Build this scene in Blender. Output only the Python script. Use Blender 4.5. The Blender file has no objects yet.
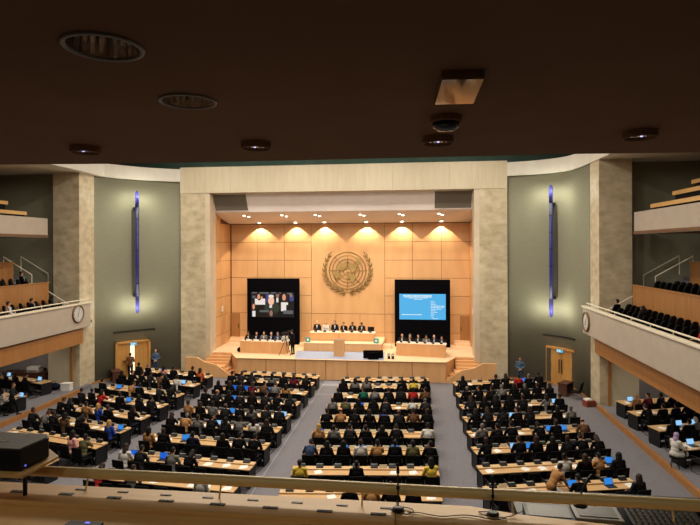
import bpy, bmesh, math, random
from mathutils import Vector, Matrix, Euler
random.seed(7)
SC = bpy.context.scene
COL = SC.collection
V = Vector
R = math.radians
PI = math.pi

# ---------------------------------------------------------------- camera (measured: level, slight yaw left, lens shift)
F = 540.0
TH = math.atan(64 / F)
cam = bpy.data.cameras.new('camera')
co = bpy.data.objects.new('camera', cam)
COL.objects.link(co)
cam.sensor_width = 36
cam.lens = F / 700 * 36
cam.shift_y = -15.5 / 700
cam.clip_start = 0.05
cam.clip_end = 300
co.matrix_world = Matrix.Translation((0, 0, 9)) @ Matrix.Rotation(TH, 4, 'Z') @ Matrix.Rotation(PI / 2, 4, 'X') @ Matrix.Rotation(R(-.2), 4, 'Z')
SC.camera = co
SC.view_settings.view_transform = 'Standard'
SC.view_settings.look = 'None'
SC.view_settings.gamma = 1
SC.view_settings.use_curve_mapping = False
SC.view_settings.exposure = 0.0

# ---------------------------------------------------------------- materials
def lin(c):
    return tuple(((x / 255) / 12.92 if x / 255 <= .04045 else ((x / 255 + .055) / 1.055) ** 2.4) for x in c) + (1,)

def base(name, c, rough=.6, metal=0.0, spec=.5):
    m = bpy.data.materials.new(name)
    m.use_nodes = True
    b = m.node_tree.nodes['Principled BSDF']
    b.inputs['Base Color'].default_value = lin(c)
    b.inputs['Roughness'].default_value = rough
    b.inputs['Metallic'].default_value = metal
    b.inputs['Specular IOR Level'].default_value = spec
    return m, m.node_tree.nodes, m.node_tree.links, b

def noisy(name, c1, c2, scale=4, stretch=(1, 1, 1), rough=.6, detail=4, lo=.3, hi=.7, bump=0.0, metal=0.0, spec=.5, rotz=0):
    m, n, l, b = base(name, c1, rough, metal, spec)
    tc = n.new('ShaderNodeTexCoord')
    mp = n.new('ShaderNodeMapping')
    mp.inputs['Scale'].default_value = stretch
    mp.inputs['Rotation'].default_value = (0, 0, rotz)
    nz = n.new('ShaderNodeTexNoise')
    nz.inputs['Scale'].default_value = scale
    nz.inputs['Detail'].default_value = detail
    cr = n.new('ShaderNodeValToRGB')
    cr.color_ramp.elements[0].position = lo
    cr.color_ramp.elements[0].color = lin(c1)
    cr.color_ramp.elements[1].position = hi
    cr.color_ramp.elements[1].color = lin(c2)
    l.new(tc.outputs['Object'], mp.inputs['Vector'])
    l.new(mp.outputs['Vector'], nz.inputs['Vector'])
    l.new(nz.outputs['Fac'], cr.inputs['Fac'])
    l.new(cr.outputs['Color'], b.inputs['Base Color'])
    if bump:
        bp = n.new('ShaderNodeBump')
        bp.inputs['Strength'].default_value = bump
        bp.inputs['Distance'].default_value = .01
        l.new(nz.outputs['Fac'], bp.inputs['Height'])
        l.new(bp.outputs['Normal'], b.inputs['Normal'])
    return m

def glow(name, c, s=1.0):
    m, n, l, b = base(name, (10, 10, 10), .4)
    b.inputs['Emission Color'].default_value = lin(c)
    b.inputs['Emission Strength'].default_value = s
    return m

M = {}
M['carpet'] = noisy('carpet', (112, 108, 110), (124, 120, 122), 9, rough=.95, bump=.15, spec=.1)
M['carpet_light'] = noisy('carpet_light', (140, 138, 144), (152, 150, 155), 9, rough=.95, spec=.1)
M['runner'] = noisy('stage_carpet', (148, 156, 175), (160, 168, 186), 9, rough=.95, spec=.1)
M['green'] = noisy('wall_fabric', (127, 124, 104), (133, 130, 110), 2, (1, 1, 9), rough=.9, spec=.1)
M['stone'] = noisy('travertine', (170, 153, 122), (203, 187, 156), 1.8, (1, 1, 1.5), rough=.55, detail=10, lo=.3, hi=.7)
M['stone_light'] = noisy('limestone', (190, 175, 146), (199, 185, 157), 1.6, (2.5, 2.5, .35), rough=.6, detail=6)
M['stone_reveal'] = noisy('stone_reveal', (196, 178, 152), (204, 188, 162), 1.5, (1, 1, 1.5), rough=.55, detail=8)
M['plaster'] = noisy('plaster', (205, 198, 184), (212, 205, 192), 2, rough=.8, spec=.2)
M['balcony_white'] = noisy('balcony_paint', (172, 158, 141), (178, 164, 147), 2, rough=.7, spec=.2)
M['cap'] = noisy('cap_paint', (216, 204, 178), (222, 210, 186), 2, rough=.6, spec=.3)
M['grey_wall'] = noisy('grey_wall', (138, 131, 130), (146, 139, 138), 2, rough=.9, spec=.1)
M['soffit'] = noisy('stage_soffit', (230, 219, 211), (234, 223, 215), 2, rough=.85, spec=.1)
M['grille'] = noisy('grille', (104, 96, 84), (116, 108, 96), 60, rough=.8, spec=.1)
M['panel'] = noisy('beech_panel', (202, 152, 100), (214, 166, 113), .8, (1.5, 1.5, .4), rough=.45, detail=7)
M['panel_front'] = noisy('beech_front', (212, 158, 104), (223, 172, 118), 1.2, (2.5, 2.5, .4), rough=.45, detail=7)
M['panel_gap'] = noisy('panel_gap', (112, 66, 34), (118, 72, 38), 1)
M['wood_tan'] = noisy('oak_tan', (152, 101, 52), (164, 113, 62), 1.5, (3, 3, .4), rough=.5, detail=7)
M['upper_wood'] = noisy('oak_yellow', (196, 150, 86), (206, 162, 98), 1.5, (3, .4, 3), rough=.5, detail=6)
M['stage_wood'] = noisy('stage_floor', (228, 190, 148), (236, 200, 160), 1.2, (.4, 3, 1), rough=.5, detail=6)
M['desk'] = noisy('desk_top', (192, 150, 98), (206, 166, 114), 1.5, (.6, 6, 6), rough=.4, detail=6)
M['desk_shelf'] = noisy('desk_shelf', (204, 166, 116), (216, 180, 131), 1.5, (.6, 6, 6), rough=.4, detail=6)
M['counter'] = noisy('counter_wood', (214, 170, 108), (224, 182, 120), 6, (.3, 5, 5), rough=.5, detail=6)
M['rail'] = noisy('rail_paint', (208, 182, 128), (214, 189, 136), 5, rough=.4)
M['brown_ceiling'] = noisy('brown_ceiling', (114, 84, 62), (120, 90, 66), 1.5, rough=.85, spec=.1)
M['dark_ceiling'] = noisy('dark_ceiling', (74, 80, 74), (80, 86, 80), 1.5, rough=.9, spec=.1)
M['teal_wall'] = noisy('teal_wall', (70, 92, 82), (84, 106, 96), .6, rough=.8, spec=.1)
M['black'] = noisy('black_fabric', (15, 14, 15), (22, 21, 22), 30, rough=.85, spec=.15)
M['black_panel'] = noisy('black_panel', (5, 4, 7), (7, 6, 10), 4, rough=.9, spec=.05)
M['black_plastic'] = noisy('black_plastic', (22, 22, 23), (28, 28, 29), 20, rough=.5, spec=.3)
M['dark_metal'] = noisy('dark_metal', (44, 43, 43), (54, 53, 53), 20, rough=.45, metal=.6)
M['grey_plastic'] = noisy('grey_plastic', (112, 108, 102), (122, 118, 112), 20, rough=.5)
M['chrome'] = noisy('chrome', (190, 180, 170), (200, 190, 180), 8, rough=.15, metal=1)
M['mirror'] = noisy('mirror', (104, 94, 84), (108, 98, 88), 8, rough=.06, metal=1)
M['gold'] = noisy('emblem_bronze', (150, 122, 66), (172, 142, 82), 3, rough=.5, metal=.35)
M['gold_dark'] = noisy('emblem_branch', (122, 96, 52), (150, 122, 70), 3, rough=.5, metal=.35)
M['paper'] = noisy('paper', (226, 220, 208), (234, 228, 216), 3, rough=.8)
M['cream_card'] = noisy('cream_card', (216, 196, 160), (224, 206, 172), 3, rough=.8)
M['dark_wood'] = noisy('dark_wood', (70, 38, 24), (84, 48, 30), 2, (4, 1, 1), rough=.5)
M['door_wood'] = noisy('door_veneer', (176, 122, 58), (196, 142, 74), .9, (3, 3, .6), rough=.45, detail=6)
M['blue_tube'] = glow('blue_tube', (66, 66, 150), .4)
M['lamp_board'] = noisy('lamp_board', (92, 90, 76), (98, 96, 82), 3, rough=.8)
M['blue_dark'] = noisy('blue_cap', (44, 44, 120), (52, 52, 130), 6, rough=.3)
M['lamp_white'] = glow('lamp_white', (255, 246, 225), 9)
M['led'] = glow('led', (190, 190, 255), 1.6)
M['blue_led'] = glow('blue_led', (110, 110, 255), 1.2)
M['screen_blue'] = glow('screen_blue', (80, 178, 232), 1.0)
M['screen_text'] = glow('screen_text', (225, 242, 250), 1.0)
M['laptop_screen'] = glow('laptop_screen', (52, 136, 226), .9)
M['laptop_pale'] = glow('laptop_pale', (150, 205, 250), 1.0)
M['laptop_deep'] = glow('laptop_deep', (20, 100, 220), .9)
M['exit'] = glow('exit_sign', (80, 160, 190), 1.2)
M['corridor'] = glow('corridor_light', (255, 232, 190), 1.6)
M['teal'] = noisy('teal_card', (60, 150, 140), (70, 160, 150), 4)
M['clock_face'] = noisy('clock_face', (186, 184, 178), (194, 192, 186), 3)
M['cover_grey'] = noisy('cover_grey', (84, 78, 70), (92, 86, 78), 8)
M['dark_rim'] = noisy('clock_rim', (112, 82, 46), (122, 90, 52), 4)
M['glass_dark'] = noisy('lens_glass', (12, 12, 20), (16, 16, 26), 3, rough=.1)
M['cardboard'] = noisy('white_box', (205, 200, 190), (214, 209, 200), 3, rough=.8)
M['red_box'] = noisy('red_bag', (120, 52, 34), (132, 60, 40), 6, rough=.8)
M['eye'] = noisy('eye_dark', (26, 18, 14), (32, 22, 18), 5, rough=.2)
SKIN = [noisy('skin_%d' % i, c, tuple(min(255, x + 10) for x in c), 9, rough=.55) for i, c in enumerate([(194, 142, 112), (172, 120, 90), (122, 78, 56), (76, 48, 36), (206, 160, 134)])]
HAIR = {k: noisy('hair_' + k, c, tuple(min(255, x + 12) for x in c), 40, rough=.6, spec=.25) for k, c in dict(black=(18, 15, 14), brown=(46, 30, 20), fair=(170, 128, 72), grey=(96, 92, 88), white=(180, 175, 168)).items()}
CLOTH = {}
for k, c in dict(black=(14, 13, 14), charcoal=(32, 31, 33), navy=(20, 23, 42), grey=(100, 97, 93), white=(190, 184, 174), blue=(34, 62, 148), red=(160, 36, 34), yellow=(206, 176, 66), tan=(150, 108, 66), olive=(92, 86, 58), green=(24, 84, 66), maroon=(92, 28, 36), pink=(212, 150, 142), orange=(176, 84, 42), skyblue=(72, 90, 110), brown=(88, 60, 40), mauve=(166, 140, 170), denim=(48, 60, 84)).items():
    CLOTH[k] = noisy('cloth_' + k, c, tuple(min(255, int(x * 1.12) + 3) for x in c), 25, rough=.9, spec=.12)

# ---------------------------------------------------------------- mesh builder
class MB:
    def __init__(s):
        s.v = []; s.f = []; s.mi = []
    def add(s, vs, fs, mi=0):
        o = len(s.v)
        s.v += [tuple(v) for v in vs]
        s.f += [tuple(i + o for i in f) for f in fs]
        s.mi += [mi] * len(fs)
        return s
    def box(s, x0, x1, y0, y1, z0, z1, mat=None, mi=0):
        vs = [V((x, y, z)) for z in (z0, z1) for y in (y0, y1) for x in (x0, x1)]
        if mat is not None:
            vs = [mat @ v for v in vs]
        return s.add(vs, [(0, 2, 3, 1), (4, 5, 7, 6), (0, 1, 5, 4), (2, 6, 7, 3), (0, 4, 6, 2), (1, 3, 7, 5)], mi)
    def cyl(s, p0, p1, r0, r1=None, n=12, mi=0):
        p0 = V(p0); p1 = V(p1)
        r1 = r0 if r1 is None else r1
        d = (p1 - p0).normalized()
        a = d.orthogonal().normalized(); b = d.cross(a)
        vs = []
        for p, r in ((p0, r0), (p1, r1)):
            vs += [p + (a * math.cos(2 * PI * i / n) + b * math.sin(2 * PI * i / n)) * r for i in range(n)]
        fs = [(i, (i + 1) % n, n + (i + 1) % n, n + i) for i in range(n)] + [tuple(range(n))[::-1], tuple(range(n, 2 * n))]
        return s.add(vs, fs, mi)
    def tube(s, pts, r, n=8, closed=False, mi=0):
        pts = [V(p) for p in pts]
        N = len(pts); vs = []; prev = None
        for i, p in enumerate(pts):
            if closed:
                d = pts[(i + 1) % N] - pts[i - 1]
            else:
                d = pts[min(i + 1, N - 1)] - pts[max(i - 1, 0)]
            d.normalize()
            a = d.orthogonal().normalized() if prev is None else (prev - d * prev.dot(d)).normalized()
            prev = a; b = d.cross(a)
            rr = r[i] if isinstance(r, (list, tuple)) else r
            vs += [p + (a * math.cos(2 * PI * k / n) + b * math.sin(2 * PI * k / n)) * rr for k in range(n)]
        fs = []
        for i in range(N if closed else N - 1):
            j = (i + 1) % N
            fs += [(i * n + k, i * n + (k + 1) % n, j * n + (k + 1) % n, j * n + k) for k in range(n)]
        if not closed:
            fs += [tuple(range(n))[::-1], tuple(range((N - 1) * n, N * n))]
        return s.add(vs, fs, mi)
    def prism(s, poly, mat, h0, h1, mi=0):          # polygon in local XY, extruded along local Z, placed by mat
        n = len(poly)
        vs = [mat @ V((x, y, h)) for h in (h0, h1) for x, y in poly]
        fs = [(i, (i + 1) % n, n + (i + 1) % n, n + i) for i in range(n)] + [tuple(range(n))[::-1], tuple(range(n, 2 * n))]
        return s.add(vs, fs, mi)
    def lathe(s, prof, mat=None, n=20, mi=0, ring=False):   # profile (r, z), closed at both ends, or a hollow ring
        vs = []
        for r, z in prof:
            vs += [V((r * math.cos(2 * PI * k / n), r * math.sin(2 * PI * k / n), z)) for k in range(n)]
        if mat is not None:
            vs = [mat @ v for v in vs]
        fs = []
        for i in range(len(prof) - 1):
            fs += [(i * n + k, i * n + (k + 1) % n, (i + 1) * n + (k + 1) % n, (i + 1) * n + k) for k in range(n)]
        if ring:
            i = len(prof) - 1
            fs += [(i * n + k, i * n + (k + 1) % n, (k + 1) % n, k) for k in range(n)]
        else:
            fs += [tuple(range(n))[::-1], tuple(range((len(prof) - 1) * n, len(prof) * n))]
        return s.add(vs, fs, mi)
    def ell(s, c, rad, rot=None, nu=14, nv=9, mi=0):
        c = V(c); m = rot if rot is not None else Matrix.Identity(3)
        vs = [c + m @ V((0, 0, -rad[2]))]
        for j in range(1, nv):
            t = -PI / 2 + PI * j / nv
            vs += [c + m @ V((rad[0] * math.cos(t) * math.cos(2 * PI * i / nu), rad[1] * math.cos(t) * math.sin(2 * PI * i / nu), rad[2] * math.sin(t))) for i in range(nu)]
        vs.append(c + m @ V((0, 0, rad[2])))
        fs = [(0, 1 + (i + 1) % nu, 1 + i) for i in range(nu)]
        for j in range(nv - 2):
            a = 1 + j * nu; b = a + nu
            fs += [(a + i, a + (i + 1) % nu, b + (i + 1) % nu, b + i) for i in range(nu)]
        a = 1 + (nv - 2) * nu
        fs += [(a + i, a + (i + 1) % nu, len(vs) - 1) for i in range(nu)]
        return s.add(vs, fs, mi)
    def cap(s, a, b, ra, rb, n=10):                  # tapered capsule
        a = V(a); b = V(b); d = (b - a)
        if d.length < 1e-6:
            return s.ell(a, (ra, ra, ra))
        d.normalize()
        u = d.orthogonal().normalized(); w = d.cross(u)
        rings = [(a - d * ra * math.sin(t), ra * math.cos(t)) for t in (R(88), R(60), R(30), 0)] + [(b + d * rb * math.sin(t), rb * math.cos(t)) for t in (0, R(30), R(60), R(88))]
        vs = []
        for p, r in rings:
            vs += [p + (u * math.cos(2 * PI * k / n) + w * math.sin(2 * PI * k / n)) * r for k in range(n)]
        fs = []
        for i in range(len(rings) - 1):
            fs += [(i * n + k, i * n + (k + 1) % n, (i + 1) * n + (k + 1) % n, (i + 1) * n + k) for k in range(n)]
        fs += [tuple(range(n))[::-1], tuple(range((len(rings) - 1) * n, len(rings) * n))]
        return s.add(vs, fs)
    def mesh(s, name, mats, bevel=0, smooth=False):
        me = bpy.data.meshes.new(name)
        me.from_pydata(s.v, [], s.f)
        mats = mats if isinstance(mats, (list, tuple)) else [mats]
        for m in mats:
            me.materials.append(m)
        if len(mats) > 1:
            me.polygons.foreach_set('material_index', s.mi)
        bm = bmesh.new(); bm.from_mesh(me)
        bmesh.ops.recalc_face_normals(bm, faces=bm.faces)
        if bevel:
            es = [e for e in bm.edges if len(e.link_faces) == 2 and e.calc_face_angle(0) > R(35)]
            bmesh.ops.bevel(bm, geom=es, offset=bevel, segments=2, affect='EDGES', profile=.6, clamp_overlap=True)
        bm.to_mesh(me); bm.free()
        if smooth:
            me.polygons.foreach_set('use_smooth', [True] * len(me.polygons))
        me.update()
        return me
    def build(s, name, mats, parent=None, bevel=0, smooth=False, loc=(0, 0, 0), rz=0):
        me = s.mesh(name, mats, bevel, smooth)
        o = bpy.data.objects.new(name, me)
        COL.objects.link(o)
        o.location = loc
        o.rotation_euler = (0, 0, rz)
        if parent is not None:
            o.parent = parent
        return o

def tag(o, label=None, cat=None, group=None, kind=None):
    if label: o['label'] = label
    if cat: o['category'] = cat
    if group: o['group'] = group
    if kind: o['kind'] = kind
    return o

def thing(name, label, cat, loc=(0, 0, 0), rz=0, group=None):
    o = bpy.data.objects.new(name, None)
    COL.objects.link(o)
    o.empty_display_size = .1
    o.location = loc
    o.rotation_euler = (0, 0, rz)
    return tag(o, label, cat, group)

def struct(name, mb, mats, bevel=0, smooth=False):
    return tag(mb.build(name, mats, None, bevel, smooth), kind='structure')

def dup(root, loc, rz, label=None, group=None):
    r = root.copy()
    COL.objects.link(r)
    r.location = loc
    r.rotation_euler = (0, 0, rz)
    if label: r['label'] = label
    if group: r['group'] = group
    for ch in root.children:
        c = ch.copy(); COL.objects.link(c); c.parent = r
        for g in ch.children:
            d = g.copy(); COL.objects.link(d); d.parent = c
    return r

def drop(root):
    for ch in list(root.children):
        for g in list(ch.children):
            bpy.data.objects.remove(g)
        bpy.data.objects.remove(ch)
    bpy.data.objects.remove(root)

def T(x=0, y=0, z=0, rz=0, rx=0, ry=0):
    return Matrix.Translation((x, y, z)) @ Euler((rx, ry, rz)).to_matrix().to_4x4()

ORD = ['first', 'second', 'third', 'fourth', 'fifth', 'sixth', 'seventh', 'eighth', 'ninth', 'tenth', 'eleventh', 'twelfth', 'thirteenth', 'fourteenth', 'fifteenth', 'sixteenth', 'seventeenth', 'eighteenth']
AX = -5.28           # axis of the hall
STAGE = 1.4

# ================================================================= SETTING
struct('floor', MB().box(-34, 24, -4, 46, -.3, 0), M['carpet'])
# pale strips woven along the aisles
struct('trim_aisle', MB().box(-5.95, -5.9, 12, 35.9, 0, .006).box(-4.7, -4.65, 12, 35.9, 0, .006).box(-6, -4.6, 34.6, 35.9, 0, .005).box(-6, -4.6, 32.5, 32.6, 0, .005), M['carpet_light'])
# raised side floors with a wooden edge
for sg, nm in ((-1, 'left'), (1, 'right')):
    x0, x1 = sorted((AX + sg * 15.4, AX + sg * 26))
    struct('floor_' + nm, MB().box(x0, x1, 2, 32.6, 0, .24), M['carpet'])
    a, b = sorted((AX + sg * 15.26, AX + sg * 15.41))
    struct('trim_step_' + nm, MB().box(a, b, 2, 31.2, 0, .262), M['wood_tan'])

def catmull(P, n=8):
    out = []
    for i in range(len(P) - 1):
        p0 = P[max(i - 1, 0)]; p1 = P[i]; p2 = P[i + 1]; p3 = P[min(i + 2, len(P) - 1)]
        for k in range(n):
            t = k / n
            out.append(tuple(.5 * (2 * p1[j] + (-p0[j] + p2[j]) * t + (2 * p0[j] - 5 * p1[j] + 4 * p2[j] - p3[j]) * t * t + (-p0[j] + 3 * p1[j] - 3 * p2[j] + p3[j]) * t ** 3) for j in range(2)))
    out.append(P[-1])
    return out
ARCS = {-1: catmull([(11.5, 37.75), (13.45, 36.6), (14.95, 35.05), (15.65, 33.9), (15.75, 33.2)]), 1: catmull([(11.5, 37.75), (13.6, 36.95), (14.95, 35.7), (15.35, 33.9), (15.4, 32.7)])}
PIL = {-1: (15.74, 17.52, 31.9, 33.5), 1: (15.42, 17.15, 31.2, 32.9)}   # side pillars: offsets from the axis and depth

def ribbon(pts, z0, z1, thick):                      # curved wall slab, offset outward by thick
    mb = MB(); n = len(pts)
    nor = []
    for i in range(n):
        a = V(pts[max(i - 1, 0)]); b = V(pts[min(i + 1, n - 1)])
        d = (b - a).normalized(); nor.append(V((-d.y, d.x)))
    vs = []
    for i, p in enumerate(pts):
        q = (p[0] + nor[i].x * thick, p[1] + nor[i].y * thick)
        vs += [(p[0], p[1], z0), (p[0], p[1], z1), (q[0], q[1], z1), (q[0], q[1], z0)]
    fs = []
    for i in range(n - 1):
        a = i * 4; b = a + 4
        fs += [(a + k, a + (k + 1) % 4, b + (k + 1) % 4, b + k) for k in range(4)]
    fs += [(0, 1, 2, 3), ((n - 1) * 4 + 3, (n - 1) * 4 + 2, (n - 1) * 4 + 1, (n - 1) * 4)]
    return mb.add(vs, fs)

def wall_pt(sg, t):                                  # point + inward normal on the curved wall, t 0 (stage) .. 1 (pillar)
    ARC = ARCS[sg]
    f = t * (len(ARC) - 1); i = min(int(f), len(ARC) - 2)
    p = V(ARC[i]).lerp(V(ARC[i + 1]), f - i)
    d = (V(ARC[i + 1]) - V(ARC[i])).normalized()
    nrm = V((-abs(d.y), -abs(d.x)))                  # towards the hall
    return V((AX + sg * p.x, p.y, 0)), V((sg * nrm.x, nrm.y, 0)).normalized()

for sg, nm in ((-1, 'left'), (1, 'right')):
    ARC = ARCS[sg]
    struct('wall_' + nm, ribbon([(AX + sg * x, y) for x, y in ARC], 0, 13.85, .4 * sg), M['green'], smooth=True)
    P0, P1, PY0, PY1 = PIL[sg]
    fo = 15.25 if sg < 0 else 15.35
    fas = [(AX + sg * min(x - .12, fo + .1), y - .2) for x, y in ARC] + [(AX + sg * fo, y) for y in (PY0 + .4, 30, 26, 20, 12, 6)]
    struct('trim_cornice_' + nm, ribbon(fas, 13.78, 14.68, .6 * sg), M['plaster'])
    struct('baseboard_' + nm, ribbon([(AX + sg * (x - .03), y - .03) for x, y in ARC], 0, .14, .06 * sg), M['wood_tan'])
    a, b = sorted((AX + sg * P0, AX + sg * P1))
    mb = MB()
    for k in range(7):
        mb.box(a, b, PY0, PY1, k * 1.972 + .003, (k + 1) * 1.972)
    struct('wall_pillar_' + nm, mb, M['stone'])
    # end wall behind the balconies and panel below
    a, b = sorted((AX + sg * 17.3, AX + sg * 27))
    struct('wall_end_' + nm, MB().box(a, b, 32.6, 33.0, 3.1, 14), M['green'])
    struct('wall_lower_' + nm, MB().box(a, b, 32.45, 32.95, 0, 3.2), M['grey_wall'])
    a, b = sorted((AX + sg * (P0 + .45), AX + sg * (P1 + .3)))
    struct('wall_panel_' + nm, MB().box(a, b, PY0 - .1, 32.5, 0, 3.6), M['stone_light'], bevel=.01)
    a, b = sorted((AX + sg * (P0 + .38), AX + sg * (P0 + .55)))
    struct('trim_post_' + nm, MB().box(a, b, PY0 - .18, PY0 - .1, .2, 3.4), M['wood_tan'])
    # outer side wall
    a, b = sorted((AX + sg * 26, AX + sg * 26.4))
    struct('wall_side_' + nm, MB().box(a, b, -4, 33, 0, 14), M['grey_wall'])
    # lower balcony: white front, cap, wood fascia, floor, tiers
    BO = 15.12 if sg < 0 else 14.9
    ye = 32.1 if sg < 0 else 32.4
    a, b = sorted((AX + sg * BO, AX + sg * (BO + .18)))
    struct('wall_balcony_' + nm, MB().box(a, b, 4, ye, 4.05, 5.5), M['balcony_white'])
    a, b = sorted((AX + sg * (BO - .07), AX + sg * (BO + .22)))
    struct('trim_cap_' + nm, MB().box(a, b, 4, ye + .05, 5.5, 5.6), M['cap'], bevel=.02)
    a, b = sorted((AX + sg * 15.3, AX + sg * 15.42))
    struct('trim_fascia_' + nm, MB().box(a, b, 4, 31.6, 3.05, 4.1), M['wood_tan'])
    a, b = sorted((AX + sg * (BO + .18), AX + sg * 26))
    struct('floor_balcony_' + nm, MB().box(a, b, 4, 31.1, 4.2, 4.8), M['carpet'])
    a, b = sorted((AX + sg * 16.05, AX + sg * 17))
    struct('floor_balcony_step_' + nm, MB().box(a, b, 4, 30.9, 4.8, 4.95), M['carpet'])
    a, b = sorted((AX + sg * 15.3, AX + sg * 26))
    struct('ceiling_under_balcony_' + nm, MB().box(a, b, 4, 32.5, 3.95, 4.2), M['plaster'])
    for q, (o0, z0, z1) in enumerate(((17.0, 4.2, 6.92), (19.35 if sg < 0 else 19.9, 4.2, 8.15))):
        a, b = sorted((AX + sg * o0, AX + sg * (o0 + .12)))
        mb = MB(); y = 4.0
        while y < 30.6:
            mb.box(a, b, y + .008, min(y + 1.1, 30.75), z0, z1 - .06); y += 1.1
        struct('wall_tier_%s' % nm, mb, M['wood_tan'])
        a, b = sorted((AX + sg * (o0 - .04), AX + sg * (o0 + .16)))
        struct('trim_tier_%s' % nm, MB().box(a, b, 4, 30.78, z1 - .06, z1), M['wood_tan'])
        a, b = sorted((AX + sg * (o0 + .12), AX + sg * (o0 + 2.48)))
        struct('floor_tier_%s' % nm, MB().box(a, b, 4, 30.75, z1 - .82, z1 - .7), M['carpet'])
    a, b = sorted((AX + sg * 22.1, AX + sg * 22.3))
    struct('wall_tier_%s' % nm, MB().box(a, b, 4, 30.75, 7, 10), M['wood_tan'])
    # stair ramp at the end of the tiers
    xs = [AX + sg * (15.3 + .34 * k) for k in range(20)]
    mb = MB()
    for k in range(19):
        x0, x1 = sorted((xs[k], xs[k + 1]))
        mb.box(x0, x1, 30.8, 32.55, 4.2, 4.2 + .19 * (k + 1))
    struct('floor_stairs_' + nm, mb, M['carpet'])
    # upper balcony
    a, b = sorted((AX + sg * 17.1, AX + sg * 17.3))
    struct('wall_upper_balcony_' + nm, MB().box(a, b, 4, 30.8, 9.63, 10.82), M['balcony_white'])
    a, b = sorted((AX + sg * 17.05, AX + sg * 26))
    struct('ceiling_upper_balcony_' + nm, MB().box(a, b, 4, 30.8, 9.66, 9.8), M['brown_ceiling'])
    for q, (o0, z0, ye) in enumerate(((17.32, 11.0, 29.3), (18.2, 11.6, 28.9), (19.05, 12.15, 28.8))):
        a, b = sorted((AX + sg * o0, AX + sg * (o0 + .9)))
        struct('trim_upper_tier_%s' % nm, MB().box(a, b, 4, ye, z0 - .06, z0 + .14), M['upper_wood'])
        a, b = sorted((AX + sg * (o0 + .1), AX + sg * (o0 + 1.0)))
        struct('floor_upper_tier_%s' % nm, MB().box(a, b, 4, ye - .1, 9.8, z0 - .06), M['black'])
    # side ceiling
    a, b = sorted((AX + sg * 15.45, AX + sg * 27))
    struct('ceiling_side_' + nm, MB().box(a, b, 4, 33.1, 13.8, 14.1), M['plaster'])

# hall ceiling, rear wall, wall over the stage
struct('ceiling', MB().box(-32, 22, -4, 39.5, 16.6, 17), M['plaster'])
struct('wall_back', MB().box(-32, 22, -4.4, -4, 0, 17), M['plaster'])
struct('wall_above_stage', MB().box(-24, 14, 39.2, 39.6, 12.9, 17), M['teal_wall'])
for sg, nm in ((-1, 'left'), (1, 'right')):
    a, b = sorted((AX + sg * 15.9, AX + sg * 27))
    struct('wall_upper_' + nm, MB().box(*sorted((AX + sg * 21, AX + sg * 21.3)), -4, 39.2, 14.1, 16.7), M['dark_ceiling'])

# proscenium
for sg, nm in ((-1, 'left'), (1, 'right')):
    a, b = sorted((AX + sg * 9.7, AX + sg * 11.55))
    mb = MB()
    for k in range(7):
        mb.box(a, b, 37.5, 38.45, k * 1.85 + .004, (k + 1) * 1.85)
    struct('wall_proscenium_' + nm, mb, M['stone'])
    a, b = sorted((AX + sg * 9.35, AX + sg * 9.72))
    struct('wall_reveal_' + nm, MB().box(a, b, 37.53, 38.7, 0, 12.95), M['stone_reveal'])
mb = MB()
xs = [-16.85, -14.97] + [-14.97 + 1.931 * k for k in range(1, 11)] + [6.27]
for i in range(len(xs) - 1):
    mb.box(xs[i] + .004, xs[i + 1] - .004, 37.46, 38.6, 12.93, 14.8)
struct('wall_beam', mb, M['stone_light'])

# stage house: back wall panels, returns, soffit
YB = 42.6
struct('wall_stage_backing', MB().box(-15.6, 5.1, YB + .06, YB + .3, 0, 12.9), M['panel_gap'])
cx = [-14.79, -12.59, -10.38, -8.17, -2.3, -.12, 2.12, 4.35]
rz_ = [1.4, 2.27, 3.70, 5.13, 6.54, 7.95, 9.4, 10.86]
mb = MB(); g = .015
for i in range(7):
    if i == 3:
        mb.box(cx[i] + g, cx[i + 1] - g, YB, YB + .07, 3.71, 10.86)
        for a, b in ((-8.17, -6.2), (-6.2, -4.27), (-4.27, -2.3)):
            mb.box(a + g, b - g, YB, YB + .07, 1.4, 2.25)
            mb.box(a + g, b - g, YB, YB + .07, 2.28, 3.68)
        continue
    for j in range(7):
        mb.box(cx[i] + g, cx[i + 1] - g, YB, YB + .07, rz_[j] + g, rz_[j + 1] - g)
struct('wall_stage', mb, M['panel'])
for sg, nm in ((-1, 'left'), (1, 'right')):
    mb = MB()
    ys = [38.6, 40.3, 41.5, 42.58]
    for j in range(7):
        for i in range(3):
            z1 = rz_[j + 1] - g
            a, b = sorted((AX + sg * 9.58, AX + sg * 9.66))
            mb.box(a, b, ys[i] + g, ys[i + 1] - g, rz_[j] + g, min(z1 + (.8 if j == 6 and i == 0 else 0), 11.7))
    struct('wall_stage_' + nm, mb, M['panel'])
    a, b = sorted((AX + sg * 9.66, AX + sg * 9.9))
    struct('wall_stage_side_' + nm, MB().box(a, b, 38.5, 42.8, 0, 12.9), M['panel_gap'])
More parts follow.
